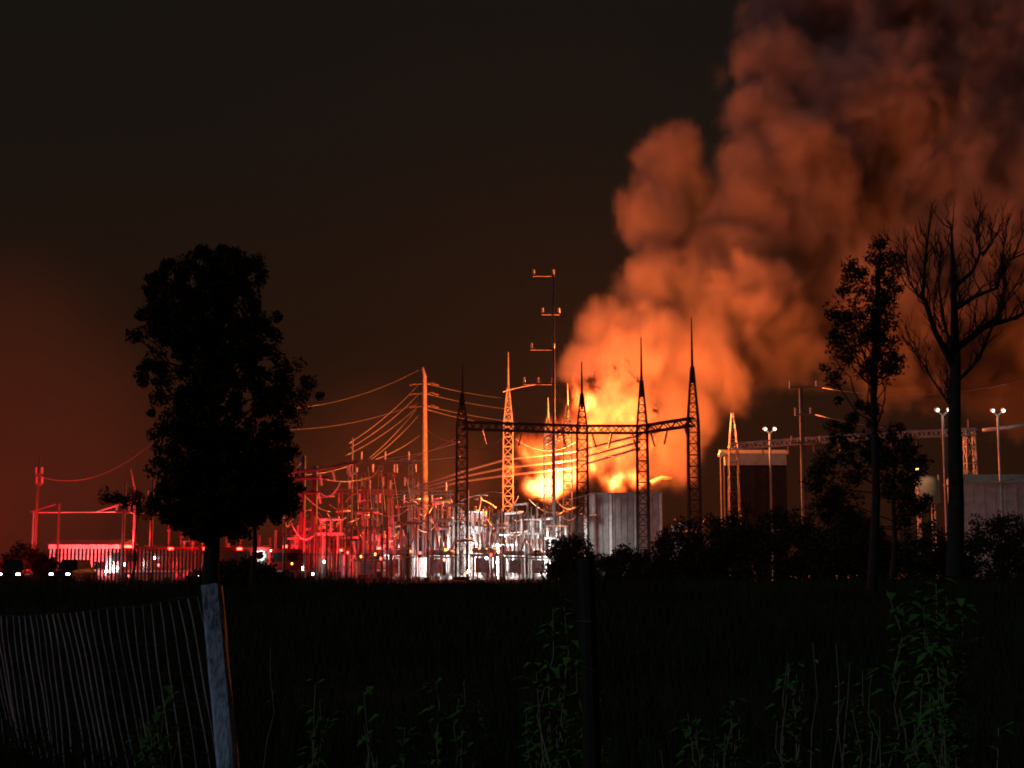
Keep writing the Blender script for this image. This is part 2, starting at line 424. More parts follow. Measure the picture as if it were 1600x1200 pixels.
# ================================================================== GANTRIES
def gantry_column(parent, px, Y, ybeam, ytop, wid=1.25, m='dark_steel', taper_px=None):
    b = G(px, Y); zb, zt = Zat(ybeam, Y), Zat(ytop, Y); zs = zb + (zt - zb) * 0.52
    c = MB(); lattice(c, wid * 1.12, wid, 0, zb, max(6, int(zb / (wid * 1.05))), 0.12 if Y < 140 else .075, 0.045 if Y < 140 else .035); c.box(-wid*.75, wid*.75, -wid*.75, wid*.75, 0, 0.3)
    o = c.build('column', m, parent, loc=(b.x, b.y, 0.06))
    s = MB(); lattice(s, wid, 0.22, zb, zs, 6, 0.10, 0.045); s.tube([(0, 0, zs - 1.5), (0, 0, zs), (0, 0, zt)], [0.13, 0.13, 0.045], 6)
    s.build('spire', m, o)
    return b, zb
def gantry(name, label, specs, beams, m='dark_steel', wid=0.95):
    g = empty(name, G(specs[0][0], specs[0][1])); g.location = (0, 0, 0)
    pts = []
    for sp in specs: pts.append(gantry_column(g, *sp, m=m, wid=wid))
    for i, j in beams:
        (a, za), (b, zb) = pts[i], pts[j]
        t = MB(); A = Vector((a.x, a.y, za)); Bq = Vector((b.x, b.y, zb))
        truss(t, A, Bq, 0.42, 0.34, max(8, int((Bq - A).length / 0.7)), 0.12, 0.07)
        t.build('beam', m, g)
        n = 3
        for k in range(n):
            q = A.lerp(Bq, (k + 0.5) / n)
            ins = MB(); ins.lathe(insul_prof(1.5, 0.13, 10), 8, q + Vector((0, 0, -0.36)), (0.25 * (-1) ** k, -0.3, -1))
            ins.build('insulator_string', 'porcelain', g)
    return tag(g, label, 'gantry')
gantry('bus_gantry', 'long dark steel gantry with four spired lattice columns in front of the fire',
       [(721, 131, 665, 572), (911, 132, 671, 566), (1006, 131, 671, 527), (1087, 128, 659, 497)], [(0, 1), (1, 2), (2, 3)], 'silhouette_steel')
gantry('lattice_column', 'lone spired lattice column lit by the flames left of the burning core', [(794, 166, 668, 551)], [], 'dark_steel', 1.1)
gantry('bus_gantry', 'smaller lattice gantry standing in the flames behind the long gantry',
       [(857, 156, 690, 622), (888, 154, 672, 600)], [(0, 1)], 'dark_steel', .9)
# red lit dead end structure
g = empty('dead_end_frame', (0, 0, 0))
for px in (470, 489):
    b = G(px, 128); z = Zat(712 if px == 470 else 728, 128)
    MB().tube([(b.x, b.y, 0), (b.x, b.y, z)], [0.34, 0.25], 10).build('pole', 'dark_steel', g, True)
for py, x0, x1 in ((734, 428, 560), (747, 436, 512), (770, 445, 505)):
    mb = MB(); mb.tube([P(x0, py + 6, 126.5), P((x0 + x1) / 2, py, 127.4), P(x1, py - 12 if x1 > 540 else py, 128)], 0.14, 6); mb.build('crossarm', 'dark_steel', g)
for px, py in ((432, 744), (452, 742), (500, 742), (520, 735), (545, 728), (448, 770), (498, 770)):
    MB().lathe(insul_prof(1.0, 0.14, 7), 8, P(px, py, 127), (0.2, -0.1, -1)).build('insulator', 'grey_porcelain', g)
tag(g, 'red lit double pole frame with crossarms right of the big dark tree', 'pole frame')
# thin rear steel racks between the frame and the tall lit pole
for i, (xa, xb, yt, Y) in enumerate(((545, 640, 722, 146), (565, 650, 742, 141), (585, 700, 770, 150), (530, 610, 768, 138))):
    g = empty('bus_rack', (0, 0, 0)); za = Zat(yt, Y)
    for px in (xa, (xa + xb) / 2, xb):
        b = G(px, Y); c = MB(); lattice(c, .5, .4, 0, za, 14, .04, .02); c.build('column', 'dark_steel', g, loc=(b.x, b.y, 0.06))
    a, b = G(xa - 8, Y, za), G(xb + 8, Y, za)
    t = MB(); truss(t, a, b, .22, .2, 18, .045, .024); t.build('beam', 'dark_steel', g)
    for k in range(6):
        MB().lathe(insul_prof(.9, .12, 7), 8, a.lerp(b, (k + .5) / 6) + Vector((0, 0, .2 if k % 2 else -.2)), (0, 0, 1 if k % 2 else -1)).build('insulator', 'grey_porcelain', g)
    tag(g, ('tallest thin lattice bus rack left of the tall lit pole', 'middle lattice bus rack left of the tall lit pole',
            'low lattice bus rack passing behind the tall lit pole', 'low lattice bus rack just right of the double pole frame')[i], 'bus rack', 'lattice bus racks in the red lit yard')

# ================================================================== POLES
PY = 182.0
g = empty('transmission_pole', G(661, PY))
zt = Zat(574, PY); b = G(661, PY)
MB().tube([(0.35, 0, 0), (0.1, 0, zt * .6), (0, 0, zt - 1.2), (-.28, 0, zt)], [0.40, 0.34, 0.27, 0.16], 12).build('shaft', 'pole_wood', g, True)
MB().tube([(0.23, 0, zt * .355), (0.23, 0, zt * .37)], 0.42, 12).build('band', 'steel', g)
for py in (600, 615, 635):
    z = Zat(py, PY)
    for s in (-1, 1):
        MB().tube([(s * .3, -.1, z), (s * 1.2, -.15, z + (.15 if s > 0 else -.1))], 0.05, 6).build('arm', 'dark_steel', g)
        MB().lathe(insul_prof(.8, .11, 7), 8, (s * 1.1, -.15, z), (s, 0, -.25)).build('insulator', 'porcelain', g)
tag(g, 'tall single pole lit bright orange by the fire, wires fanning from it', 'utility pole')

def simple_pole(name, label, px, Y, ytop, r0, r1, arms, m='pole_wood', ybase=None, cat='utility pole'):
    g = empty(name, G(px, Y)); zt = Zat(ytop, Y); k = Y / F
    MB().tube([(0, 0, 0), (0, 0, zt)], [r0, r1], 10).build('shaft', m, g, True)
    for py, x0, x1 in arms:
        z = Zat(py, Y)
        a = MB(); a.box((x0 - px) * k, (x1 - px) * k, -.08, .08, z - .09, z + .09); a.build('crossarm', m, g, loc=(0, -r1 - .02, 0))
        for t in (0.04, 0.5, 0.96):
            if abs(t - .5) < .01 and x0 < px < x1: continue
            MB().lathe(insul_prof(.55, .13, 4), 8, ((x0 + (x1 - x0) * t - px) * k, -r1, z + .09)).build('insulator', 'grey_porcelain', g)
    return tag(g, label, cat)
simple_pole('transmission_pole', 'faint grey pole with crossarms half lost in the smoke edge', 866, 140, 428, .2, .12,
            [(431, 834, 868), (491, 848, 876), (546, 830, 868), (600, 818, 866)], 'dark_steel')
simple_pole('utility_pole', 'thin leaning looking pole with fittings at the far left', 53, 118, 714, .11, .07, [(742, 50, 59), (757, 51, 60)], 'dark_steel')
simple_pole('utility_pole', 'brown wooden pole with crossarms right of the dark building', 1259, 132, 604, .26, .17, [(606, 1240, 1285), (648, 1248, 1274), (692, 1240, 1288)])
g = simple_pole('bus_post', 'small spire post standing up above the red lit racks', 548, 150, 684, .12, .06, [(740, 540, 556)], 'steel', cat='post')
simple_pole('steel_post', 'tall red lit post near the left tree, nearest the picket fence', 190, 119, 752, .15, .12, [(800, 178, 200)], 'dark_steel', cat='post')
simple_pole('steel_post', 'tall red lit post touching the left side of the dark tree', 234, 120, 750, .15, .12, [(778, 228, 244)], 'dark_steel', cat='post')
g = empty('lightning_rod', G(204, 121)); MB().tube([(0.3, 0, 0), (.1, 0, Zat(765, 121)), (-.3, 0, Zat(733, 121))], [.16, .1, .03], 6).build('rod', 'steel', g)
MB().box(-.3, .6, -.3, .3, 0, .3).build('footing', 'concrete', g)
tag(g, 'leaning red lit rod between the two red posts at left', 'lightning rod')
# left portal
g = empty('portal_frame', (0, 0, 0)); za = Zat(790, 122)
for px, yt in ((48, 798), (88, 786)):
    b = G(px, 122 if px < 60 else 116); MB().tube([(b.x, b.y, 0), (b.x, b.y, Zat(yt, b.y))],   .08, 8).build('post', 'dark_steel', g)
MB().tube([P(48, 800, 122), P(88, 788, 116)], .06, 6).build('beam', 'dark_steel', g)
tag(g, 'low two post portal beside the far left thin pole', 'portal')
# right lattice stand
g = empty('lattice_stand', G(1524, 128)); zt = Zat(672, 128)
c = MB(); lattice(c, 1.1, .8, 0, zt, 9, .07, .04); c.build('tower', 'steel', g)
MB().lathe(insul_prof(1.0, .2, 5), 8, (0, 0, zt)).build('insulator', 'porcelain', g)
tag(g, 'slim lattice stand right of the bare tree trunk', 'lattice stand')
g = empty('lattice_spire', G(1150, 137)); z0, z1 = Zat(700, 137), Zat(646, 137)
c = MB(); lattice(c, 1.3, .8, 0, z0, 9, .06, .03); c.build('tower', 'dark_steel', g)
c = MB(); lattice(c, .8, .2, z0, z1, 4, .06, .03); c.build('spire', 'steel', g)
tag(g, 'small lattice spire standing above the dark building', 'lattice tower')
# twin head yard lamps
def yard_lamp(px, Y, ytop, label, power):
    g = empty('yard_lamp', G(px, Y)); zt = Zat(ytop + 10, Y)
    MB().tube([(0, 0, 0), (0, 0, zt)], [.14, .09], 8).build('post', 'steel', g)
    for s in (-1, 1):
        a = MB(); a.tube([(0, 0, zt), (s * .35, -.1, zt + .35)], .05, 6); a.build('arm', 'steel', g)
        h = MB(); h.lathe([(.08, 0), (.18, .07), (.2, .18), (.1, .28)], 10, (s * .45, -.25, zt + .45), (s * .3, .9, .5)); hd = h.build('head', 'paint_white', g, True)
        MB().lathe([(.155, 0), (.145, .03)], 10, (s * .45, -.30, zt + .43), (s * .3, .9, .5)).build('lens', 'flood_lamp', hd)
    tag(g, label, 'yard lamp', 'twin head yard lamps')
    lamp('yard_lamp_light', G(px, Y - 1.2, zt + .3), (1, .9, .72), power, .3)
yard_lamp(1208, 138, 668, 'twin head lamp on the roof edge of the dark building', 45)
yard_lamp(1483, 112, 640, 'twin head lamp half hidden by the bare tree trunk', 45)
yard_lamp(1570, 124, 640, 'twin head lamp at the far right above the pale wall', 40)

# ================================================================== EQUIPMENT (prototypes at the origin, copied along the rows)
def proto_post():
    g = empty('bus_support'); h = 5.0
    MB().box(-.3, .3, -.3, .3, 0, .25).build('footing', 'concrete', g)
    MB().tube([(0, 0, .2), (0, 0, 3.6)], [.13, .11], 8).build('post', 'steel', g)
    MB().box(-.22, .22, -.22, .22, 3.6, 3.68).build('cap_plate', 'steel', g)
    MB().lathe(insul_prof(1.2, .15, 8), 8, (0, 0, 3.68)).build('insulator', 'grey_porcelain', g, True)
    MB().lathe([(.1, 0), (.14, .05), (.14, .12)], 8, (0, 0, 4.88)).build('clamp', 'alu', g)
    return g
def proto_switch():
    g = empty('disconnect_switch')
    for x in (-.75, .75):
        MB().box(x - .28, x + .28, -.28, .28, 0, .25).build('footing', 'concrete', g)
        MB().tube([(x, 0, .2), (x, 0, 4.2)], [.12, .11], 8).build('leg', 'steel', g)
    MB().box(-1.25, 1.25, -.16, .16, 4.2, 4.42).build('beam', 'steel', g)
    for x in (-1.0, 0, 1.0):
        MB().lathe(insul_prof(1.15, .14, 8), 8, (x, 0, 4.42)).build('insulator', 'grey_porcelain', g, True)
    MB().tube([(-1.15, 0, 5.62), (0, 0, 5.66), (1.15, 0, 5.62)], .055, 6).build('blade', 'alu', g)
    MB().tube([(-.75, -.14, 3.9), (.2, -.14, 2.4), (.2, -.14, 1.2)], .03, 5).build('operating_rod', 'steel', g)
    return g
def proto_breaker():
    g = empty('circuit_breaker')
    for x in (-.9, .9):
        for y in (-.5, .5):
            MB().tube([(x, y, 0), (x, y, 2.2)], .075, 6).build('leg', 'steel', g)
    MB().box(-1.15, 1.15, -.7, .7, 2.2, 2.38).build('deck', 'paint_grey', g)
    c = MB().box(-.55, .55, -.95, -.72, .7, 2.1).build('cabinet', 'paint_grey', g)
    MB().tube([(.4, -.97, 1.3), (.4, -.97, 1.6)], .03, 5).build('handle', 'dark_steel', c)
    for x in (-.75, 0, .75):
        MB().tube([(x, -.6, 2.75), (x, .6, 2.75)], .28, 10).build('tank', 'paint_grey', g, True)
        for y, d in ((-.4, -.35), (.4, .35)):
            MB().lathe(insul_prof(1.5, .15, 9), 8, (x, y, 2.95), (x * .25, d, 1)).build('bushing', 'grey_porcelain', g, True)
    return g
def proto_transformer():
    g = empty('power_transformer')
    MB().box(-2.4, 2.4, -1.6, 1.6, 0, .35).build('plinth', 'concrete', g)
    t = MB().box(-1.8, 1.8, -1.0, 1.0, .35, 3.4, .97).build('tank', 'paint_grey', g)
    MB().box(-1.95, 1.95, -1.12, 1.12, 3.4, 3.52).build('lid', 'paint_grey', t)
    for s in (-1, 1):
        for k in range(7):
            x = -1.5 + k * .5
            MB().box(x - .05, x + .05, s * 1.05 if s > 0 else -1.55, 1.55 if s > 0 else -1.05, .8, 3.1).build('radiator_fin', 'paint_grey', g)
    MB().tube([(-1.6, .4, 4.3), (1.2, .4, 4.3)], .38, 12).build('conservator', 'paint_grey', g, True)
    for x in (-1.2, 0, 1.2):
        MB().lathe(insul_prof(1.5, .19, 8), 8, (x, -.4, 3.52), (x * .15, -.3, 1)).build('bushing', 'porcelain', g, True)
    return g
def proto_cabinet():
    g = empty('control_cabinet')
    MB().box(-.7, .7, -.5, .5, 0, .25).build('plinth', 'concrete', g)
    b = MB().box(-.6, .6, -.4, .4, .25, 2.3).build('body', 'paint_white', g)
    MB().box(-.68, .68, -.48, .48, 2.3, 2.38).build('roof', 'paint_grey', g)
    for x in (-.3, .3):
        d = MB().box(x - .27, x + .27, -.43, -.403, .35, 2.2).build('door', 'paint_white', g)
        MB().box(x - .03, x + .03, -.46, -.43, 1.1, 1.3).build('handle', 'dark_steel', d)
    return g
def place(proto, used, px, ytop, Y, h0, rz=0.0, sxy=1.0):
    o = proto if not used else copy_tree(proto)
    o.location = G(px, Y) + Vector((0, 0, .06)); s = Zat(ytop, Y) / h0
    o.scale = (sxy, sxy, s); o.rotation_euler = (0, 0, rz)
    return o
posts = [(262, 800, 124), (281, 815, 127), (296, 812, 122), (312, 826, 126), (352, 812, 125), (374, 820, 128), (403, 838, 127), (420, 842, 129), (443, 811, 120), (453, 830, 131),
         (495, 820, 125), (509, 815, 121), (522, 818, 126), (536, 828, 131), (549, 822, 124), (563, 806, 132), (578, 800, 127), (590, 812, 135), (604, 808, 122), (614, 822, 138),
         (627, 790, 128), (645, 788, 134), (652, 815, 140), (668, 800, 124), (684, 786, 138), (697, 785, 136), (707, 800, 142), (715, 764, 139), (731, 766, 141), (749, 780, 137), (757, 792, 143),
         (768, 790, 139), (779, 798, 145), (786, 800, 127), (807, 792, 139), (815, 806, 144), (826, 800, 138), (838, 812, 143), (847, 806, 138), (862, 815, 141), (872, 806, 137), (884, 800, 143), (897, 806, 138)]
posts += [(661 + 6.1 * k + rnd.uniform(-2, 2), rnd.uniform(784, 822), rnd.uniform(134, 148)) for k in range(39)] + [(455 + 9.5 * k + rnd.uniform(-3, 3), rnd.uniform(808, 842), rnd.uniform(122, 142)) for k in range(20)]
posts.sort()
SLIM = 0
pp = proto_post(); n_red = n_white = n_left = 0
DARK = {}  # darkened copies of all post parts, uneven light put into the colour
for c_ in kids(pp):
    d_ = c_.data.copy(); d_.materials.clear(); d_.materials.append(M['dark_steel']); DARK[c_.name.split('.')[0]] = d_
for i, (px, yt, Y) in enumerate(posts):
    o = place(pp, i > 0, px, yt, Y, 5.0, rnd.uniform(-.3, .3), rnd.uniform(.55, 1.15))
    if rnd.random() < .55:
        for c_ in kids(o): c_.data = DARK[c_.name.split('.')[0]]
    if px < 430:
        lab = f'{ORD[n_left]} bus support post from the left, seen around the big dark tree'; n_left += 1
    elif px < 660:
        lab = f'{ORD[n_red]} red lit bus support post right of the big dark tree'; n_red += 1
    else:
        lab = f'{ORD[n_white]} white lit bus support post right of the tall lit pole'; n_white += 1
    tag(o, lab, 'bus support', 'bus support posts in the yard')
ps = proto_switch()
sw = [(516, 812, 123), (572, 800, 129), (638, 790, 131), (690, 784, 134), (757, 832, 135), (790, 836, 136), (830, 812, 140), (620, 842, 125), (470, 836, 132), (300, 846, 128), (738, 800, 144), (870, 822, 136)]
sw.sort()
for i, (px, yt, Y) in enumerate(sw):
    o = place(ps, i > 0, px, yt, Y, 5.7, rnd.uniform(-.9, .9))
    tag(o, f'{ORD[i]} disconnect switch on a two legged stand, counting from the left', 'disconnect switch', 'disconnect switches in the yard')
pb = proto_breaker()
br = [(570, 846, 123), (623, 838, 127), (690, 838, 128), (757, 834, 130), (800, 840, 131), (338, 850, 128), (845, 842, 132)]
br.sort()
for i, (px, yt, Y) in enumerate(br):
    o = place(pb, i > 0, px, yt, Y, 4.4, rnd.uniform(-.7, .7))
    tag(o, f'{ORD[i]} grey circuit breaker with splayed bushings, counting from the left', 'circuit breaker', 'circuit breakers in the yard')
pt = proto_transformer()
tr = [(742, 792, 146, 'pale power transformer left of the burning core, under the gantry'), (1078, 812, 136, 'dark power transformer right of the grey barrier wall'), (600, 830, 142, 'red lit power transformer behind the left bus racks')]
for i, (px, yt, Y, lab) in enumerate(tr):
    o = place(pt, i > 0, px, yt, Y, 5.0); tag(o, lab, 'transformer', 'power transformers')
pc = proto_cabinet()
cb = [(286, 872, 128), (545, 866, 127), (655, 872, 138), (735, 866, 140), (850, 862, 140)]
for i, (px, yt, Y) in enumerate(cb):
    o = place(pc, i > 0, px, yt, Y, 2.4, rnd.uniform(-.3, .3)); tag(o, f'{ORD[i]} metal control cabinet near the ground, counting from the left', 'cabinet', 'control cabinets in the yard')

# bus tubes lying on the posts and the long lit bus bundle
def tube_thing(name, label, pts, r, m='alu', n=6, cat='bus tube', group='bus tubes'):
    o = MB().tube(pts, r, n).build(name, m, None, True); return tag(o, label, cat, group)
tube_thing('bus_tube', 'long bus tube along the left yard above the picket fence', [P(60, 801, 121), P(180, 800, 123), P(320, 806, 125)], .05, 'wire')
tube_thing('bus_tube', 'short slanting bus tube over the two left red posts', [P(150, 800, 121), P(196, 786, 121), P(245, 776, 121)], .05)
tube_thing('bus_tube', 'bright white bus tube on posts right of the tall lit pole', [P(676, 787, 137), P(706, 783, 137)], .2)
tube_thing('bus_tube', 'red bus tube left of the tall lit pole', [P(618, 792, 131), P(652, 786, 131)], .14)
tube_thing('bus_tube', 'red bus tube above the middle switch stands', [P(556, 803, 129), P(590, 797, 129)], .14)
tube_thing('bus_tube', 'brightest red bus tube nearest the double pole frame', [P(500, 813, 123), P(530, 809, 123)], .14)
for k, (dy, lab) in enumerate(((0, 'upper bus of the long bundle rising right past the fire'), (13, 'middle bus of the long bundle rising right past the fire'), (25, 'lower bus of the long bundle rising right past the fire'))):
    tube_thing('bus_tube', lab, [P(640, 764 + dy * .3, 182), P(720, 738 + dy * .6, 178), P(790, 718 + dy, 172), P(895, 706 + dy, 156), P(1000, 680 + dy * .8, 134)], .12, 'wire')
g = empty('bus_beam', (0, 0, 0)); t = MB(); truss(t, P(1140, 698, 136), P(1320, 684, 132), .3, .28, 26, .07, .04); t.build('chords', 'steel', g)
t = MB(); truss(t, P(1322, 684, 132), P(1526, 674, 128), .3, .28, 28, .07, .04); t.build('chords', 'steel', g)
for k in range(9):
    q = P(1150 + 40 * k, 697 - 2.7 * k, 136 - .9 * k); MB().lathe(insul_prof(.8, .13, 5), 8, q + Vector((0, -.3, -.3)), (.1, 0, -1)).build('insulator', 'porcelain', g)
tag(g, 'long lattice bus beam running right above the dark building', 'bus beam')
tube_thing('bus_tube', 'pale bus at the far right edge behind the end lamp', [P(1535, 672, 126), P(1575, 668, 125), P(1625, 660, 124)], .16)
tube_thing('pipe', 'glowing hot pipe end right of the third gantry column', [P(1018, 755, 160), P(1034, 748, 160), P(1050, 750, 160)], .35, 'pole_wood', 8, 'pipe', None)

# ================================================================== WIRES
def wire(label, a, b, sag, r=.026, n=14, group='overhead wires'):
    pts = []
    for k in range(n + 1):
        t = k / n; p = Vector(a).lerp(Vector(b), t); p.z -= sag * 4 * t * (1 - t); pts.append(p)
    return tag(MB().tube(pts, r, 5).build('overhead_wire', 'wire', None, True), label, 'wire', group)
wire('topmost wire falling left from the tall lit pole', P(654, 601, 182), P(545, 693, 152), .5)
wire('second wire falling left from the tall lit pole', P(654, 616, 182), P(547, 700, 152), .5)
wire('third wire falling left from the tall lit pole', P(653, 635, 182), P(540, 712, 152), .5)
wire('steepest wire falling left from the tall lit pole', P(650, 640, 182), P(577, 716, 148), .3)
wire('next to steepest wire falling left from the tall lit pole', P(655, 648, 182), P(580, 718, 148), .3)
wire('lowest wire falling left from the tall lit pole', P(656, 680, 182), P(586, 718, 148), .3)
wire('topmost wire leaving the tall lit pole to the right', P(668, 600, 182), P(785, 622, 200), .2)
wire('second wire leaving the tall lit pole to the right', P(668, 616, 182), P(800, 640, 200), .2)
wire('third wire leaving the tall lit pole to the right', P(668, 635, 182), P(810, 660, 200), .2)
wire('fourth wire leaving the tall lit pole to the right', P(668, 640, 182), P(790, 664, 196), .3)
wire('faint wire from the pole top towards the big dark tree', P(655, 578, 182), P(425, 640, 170), 1.2, .014)
wire('lower faint wire from the pole towards the big dark tree', P(654, 630, 182), P(440, 672, 160), .8, .014)
wire('nearly level red wire left of the tall lit pole', P(590, 718, 148), P(720, 690, 150), .3)
wire('level wire crossing in front of the tall lit pole', P(600, 720, 147), P(720, 713, 149), .2)
wire('short wire sagging between pole and first gantry column', P(668, 672, 182), P(722, 690, 131), .5)
wire('wire rising from the racks to the first gantry column', P(610, 720, 148), P(735, 670, 131), .6)
wire('wire from the lit lattice column across the dark sky', P(786, 612, 160), P(862, 598, 171), -.15)
wire('lone wire rising from the far left pole to the dark tree', P(55, 742, 118), P(245, 686, 110), 1.6, .016)
wire('wire between the second and first gantry columns', P(720, 700, 131), P(793, 676, 133), .8)
wire('wire hanging from the gantry over the burning core', P(800, 682, 133), P(900, 690, 150), 1.2)
wire('wire curving down right of the middle gantry column', P(918, 690, 140), P(1000, 688, 138), 1.6)
wire('wire between the brown pole and the dark trees', P(1285, 606, 132), P(1720, 560, 110), 1.6, .018)
wire('lower wire between the brown pole and the dark trees', P(1274, 648, 132), P(1720, 640, 110), 1.6, .018)
wire('wire from the double pole frame up to the racks', P(452, 742, 127), P(560, 722, 140), .4)
wire('lower wire from the double pole frame to the racks', P(500, 747, 127), P(580, 745, 140), .4)
wire('wire from the dark tree to the double pole frame', P(412, 755, 124), P(470, 724, 127), .4)
for k in range(5):
    wire(f'{ORD[k]} dropper wire from the upper rack beams, counting from the left', P(555 + 20 * k, 724 + 6 * k, 145), P(560 + 21 * k, 800 + 4 * (k % 2), 130), -.3, .03, 10, 'dropper wires')

rc = random.Random(41)
jw = sorted([(rc.uniform(425, 905), rc.uniform(735, 835), rc.uniform(122, 148), rc.uniform(8, 46), rc.uniform(-22, 26)) for _ in range(64)])
for k, (px, py, Y, dx, dy) in enumerate(jw):
    if px + dx > 640: py = max(py, 772) + 8
    pts = []; a_, b_ = P(px, py, Y), P(px + dx, py + dy, Y + rc.uniform(-4, 4)); sg = rc.uniform(-.5, 1.1)
    for q in range(9):
        t = q / 8; p = a_.lerp(b_, t); p.z -= sg * 4 * t * (1 - t); pts.append(p)
    tag(MB().tube(pts, rc.uniform(.022, .055), 5).build('jumper_wire', rc.choice(['alu', 'wire', 'steel']), None, True), f'{ORD[k]} short curved jumper wire in the yard, counting from the left', 'wire', 'jumper wires in the yard')
bt = sorted([(rc.uniform(432, 880), rc.uniform(772, 850), rc.uniform(121, 146), rc.uniform(10, 34)) for _ in range(26)])
for k, (px, py, Y, dx) in enumerate(bt):
    tag(MB().tube([P(px, py, Y), P(px + dx, py - rc.uniform(0, 3), Y + rc.uniform(-1, 1))], rc.uniform(.06, .13), 6).build('bus_stub', rc.choice(['alu', 'steel', 'paint_grey']), None, True), f'{ORD[k]} short straight bus stub across the posts, counting from the left', 'bus tube', 'bus stubs across the posts')
gl = sorted([(rc.uniform(66, 330), rc.uniform(872, 903), rc.uniform(113, 124)) for _ in range(13)] + [(rc.uniform(400, 880), rc.uniform(858, 902), rc.uniform(113, 135)) for _ in range(26)])
for k, (px, py, Y) in enumerate(gl):
    c_ = rc.choice(['white_lamp', 'blue_lamp', 'red_lamp', 'white_lamp', 'amber_lamp'] if px > 350 else ['red_lamp', 'white_lamp', 'blue_lamp', 'red_lamp'])
    g = empty('marker_lamp', G(px, Y)); z = max(.35, Zat(py, Y))
    MB().tube([(0, 0, 0), (0, 0, z)], .03, 5).build('stem', 'dark_steel', g)
    MB().lathe([(.03, 0), (.075, .05), (.08, .14), (.03, .2)], 8, (0, -.02, z)).build('lens', c_, g, True)
    tag(g, f'{ORD[k]} small glinting lamp near the ground, counting from the left', 'lamp', 'small lamps near the ground')

# ================================================================== BUILDINGS AND WALLS
def ribbed_wall(name, label, px0, px1, Y0, Y1, ytop, m, rib=.6, cat='wall', thick=.3, panel=3.0, cap=True):
    a, b = G(px0, Y0), G(px1, Y1); L_ = (b - a).length; h = Zat(ytop, (Y0 + Y1) / 2)
    g = empty(name, a, math.atan2(b.y - a.y, b.x - a.x))
    n = max(1, round(L_ / panel)); pw = L_ / n
    pm = None
    for k in range(n):
        if pm is None:
            mb = MB(); mb.box(.02, pw - .02, 0, thick, 0, h)
            q = int(pw / rib)
            for j in range(q):
                x = (j + .5) * pw / q; mb.box(x - .09, x + .09, -.09, -.002, .02, h - .05)
            o = mb.build('panel', m, g); pm = o.data
        else:
            o = bpy.data.objects.new('panel', pm); col.objects.link(o); o.parent = g
        o.location = (k * pw, 0, 0)
    if cap: MB().box(-.1, L_ + .1, -.14, thick + .1, h, h + .16).build('coping', m, g)
    for k in range(n + 1):
        MB().box(k * pw - .14, k * pw + .14, -.2, -.095, 0, h - .01).build('pilaster', 'steel', g)
    return tag(g, label, cat)
ribbed_wall('barrier_wall', 'tall grey ribbed barrier wall in front of the fire', 917, 1034, 142, 140, 772, 'concrete', .55)
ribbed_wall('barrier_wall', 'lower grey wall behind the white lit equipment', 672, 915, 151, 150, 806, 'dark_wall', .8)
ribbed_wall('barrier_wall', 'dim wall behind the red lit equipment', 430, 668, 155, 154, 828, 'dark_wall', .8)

def shed(name, label, px0, px1, Y, depth, ytop, m, roof_m, roofrise=1.0, doors=(), windows=(), band=None):
    a, b = G(px0, Y), G(px1, Y); W = b.x - a.x; h = Zat(ytop, Y)
    g = empty(name, ((a.x + b.x) / 2, Y, 0.06)); w2 = W / 2
    wl = MB().box(-w2, w2, 0, depth, 0, h).build('wall', m, g)
    r = MB(); r.face([(-w2 - .3, -.3, h + .01), (w2 + .3, -.3, h + .01), (w2 + .3, depth / 2, h + roofrise), (-w2 - .3, depth / 2, h + roofrise)])
    r.face([(-w2 - .3, depth + .3, h + .01), (-w2 - .3, depth / 2, h + roofrise), (w2 + .3, depth / 2, h + roofrise), (w2 + .3, depth + .3, h + .01)])
    r.face([(-w2 - .3, -.3, h + .005), (-w2 - .3, depth + .3, h + .005), (w2 + .3, depth + .3, h + .005), (w2 + .3, -.3, h + .005)])
    r.face([(-w2 - .3, -.3, h + .01), (-w2 - .3, depth / 2, h + roofrise), (-w2 - .3, depth + .3, h + .01)])
    r.face([(w2 + .3, -.3, h + .01), (w2 + .3, depth + .3, h + .01), (w2 + .3, depth / 2, h + roofrise)])
    rf = r.build('roof', roof_m, g)
    if band: MB().box(-w2 - .05, w2 + .05, -.25, -.003, h - band, h - .02).build('fascia', 'tan', rf)
    n = int(W / .9)
    for k in range(n + 1):
        x = -w2 + W * k / n; MB().box(x - .06, x + .06, -.07, -.002, 0, h - (band or .02) - .01).build('rib', m, wl)
    for x, ww, hh in doors:
        d = MB().box(x - ww / 2, x + ww / 2, -.13, -.075, 0, hh).build('door', 'paint_grey', g)
        MB().box(x + ww * .3, x + ww * .38, -.17, -.13, 1.0, 1.15).build('handle', 'dark_steel', d)
    for x, z, ww, hh in windows:
        d = MB().box(x - ww / 2 - .08, x + ww / 2 + .08, -.14, -.075, z - .08, z + hh + .08).build('window', 'paint_grey', g)
        MB().box(x - ww / 2, x + ww / 2, -.16, -.142, z, z + hh).build('pane', 'glass', d)
    return tag(g, label, 'building')
shed('control_building', 'dark brown building with a tan roof fascia right of the fire', 1136, 1232, 141, 2.6, 710, 'brown_wall', 'tan', .5, [(0, 1.1, 2.2)], [(-2.2, 4, 1.0, .8), (2.0, 4, 1.0, .8)], 1.15)
shed('switch_house', 'pale ribbed metal building at the far right edge', 1508, 1680, 124, 4, 756, 'pink_wall', 'tan', .9, [(2.6, 1.1, 2.2)], [])
shed('equipment_trailer', 'white metal roofed shed behind the left picket fence', 75, 185, 125, 5, 852, 'paint_grey', 'dark_steel', .5, [(-2, 1.0, 1.9)], [(1.5, 1.0, .8, .7)])
g = empty('downpipe_mast', G(1131, 139)); MB().tube([(0, 0, 0), (0, 0, Zat(712, 139))], .16, 8).build('mast', 'dark_steel', g); MB().lathe([(.3, 0), (.38, .2), (.2, .5)], 8, (0, 0, Zat(714, 139))).build('cap', 'paint_white', g)
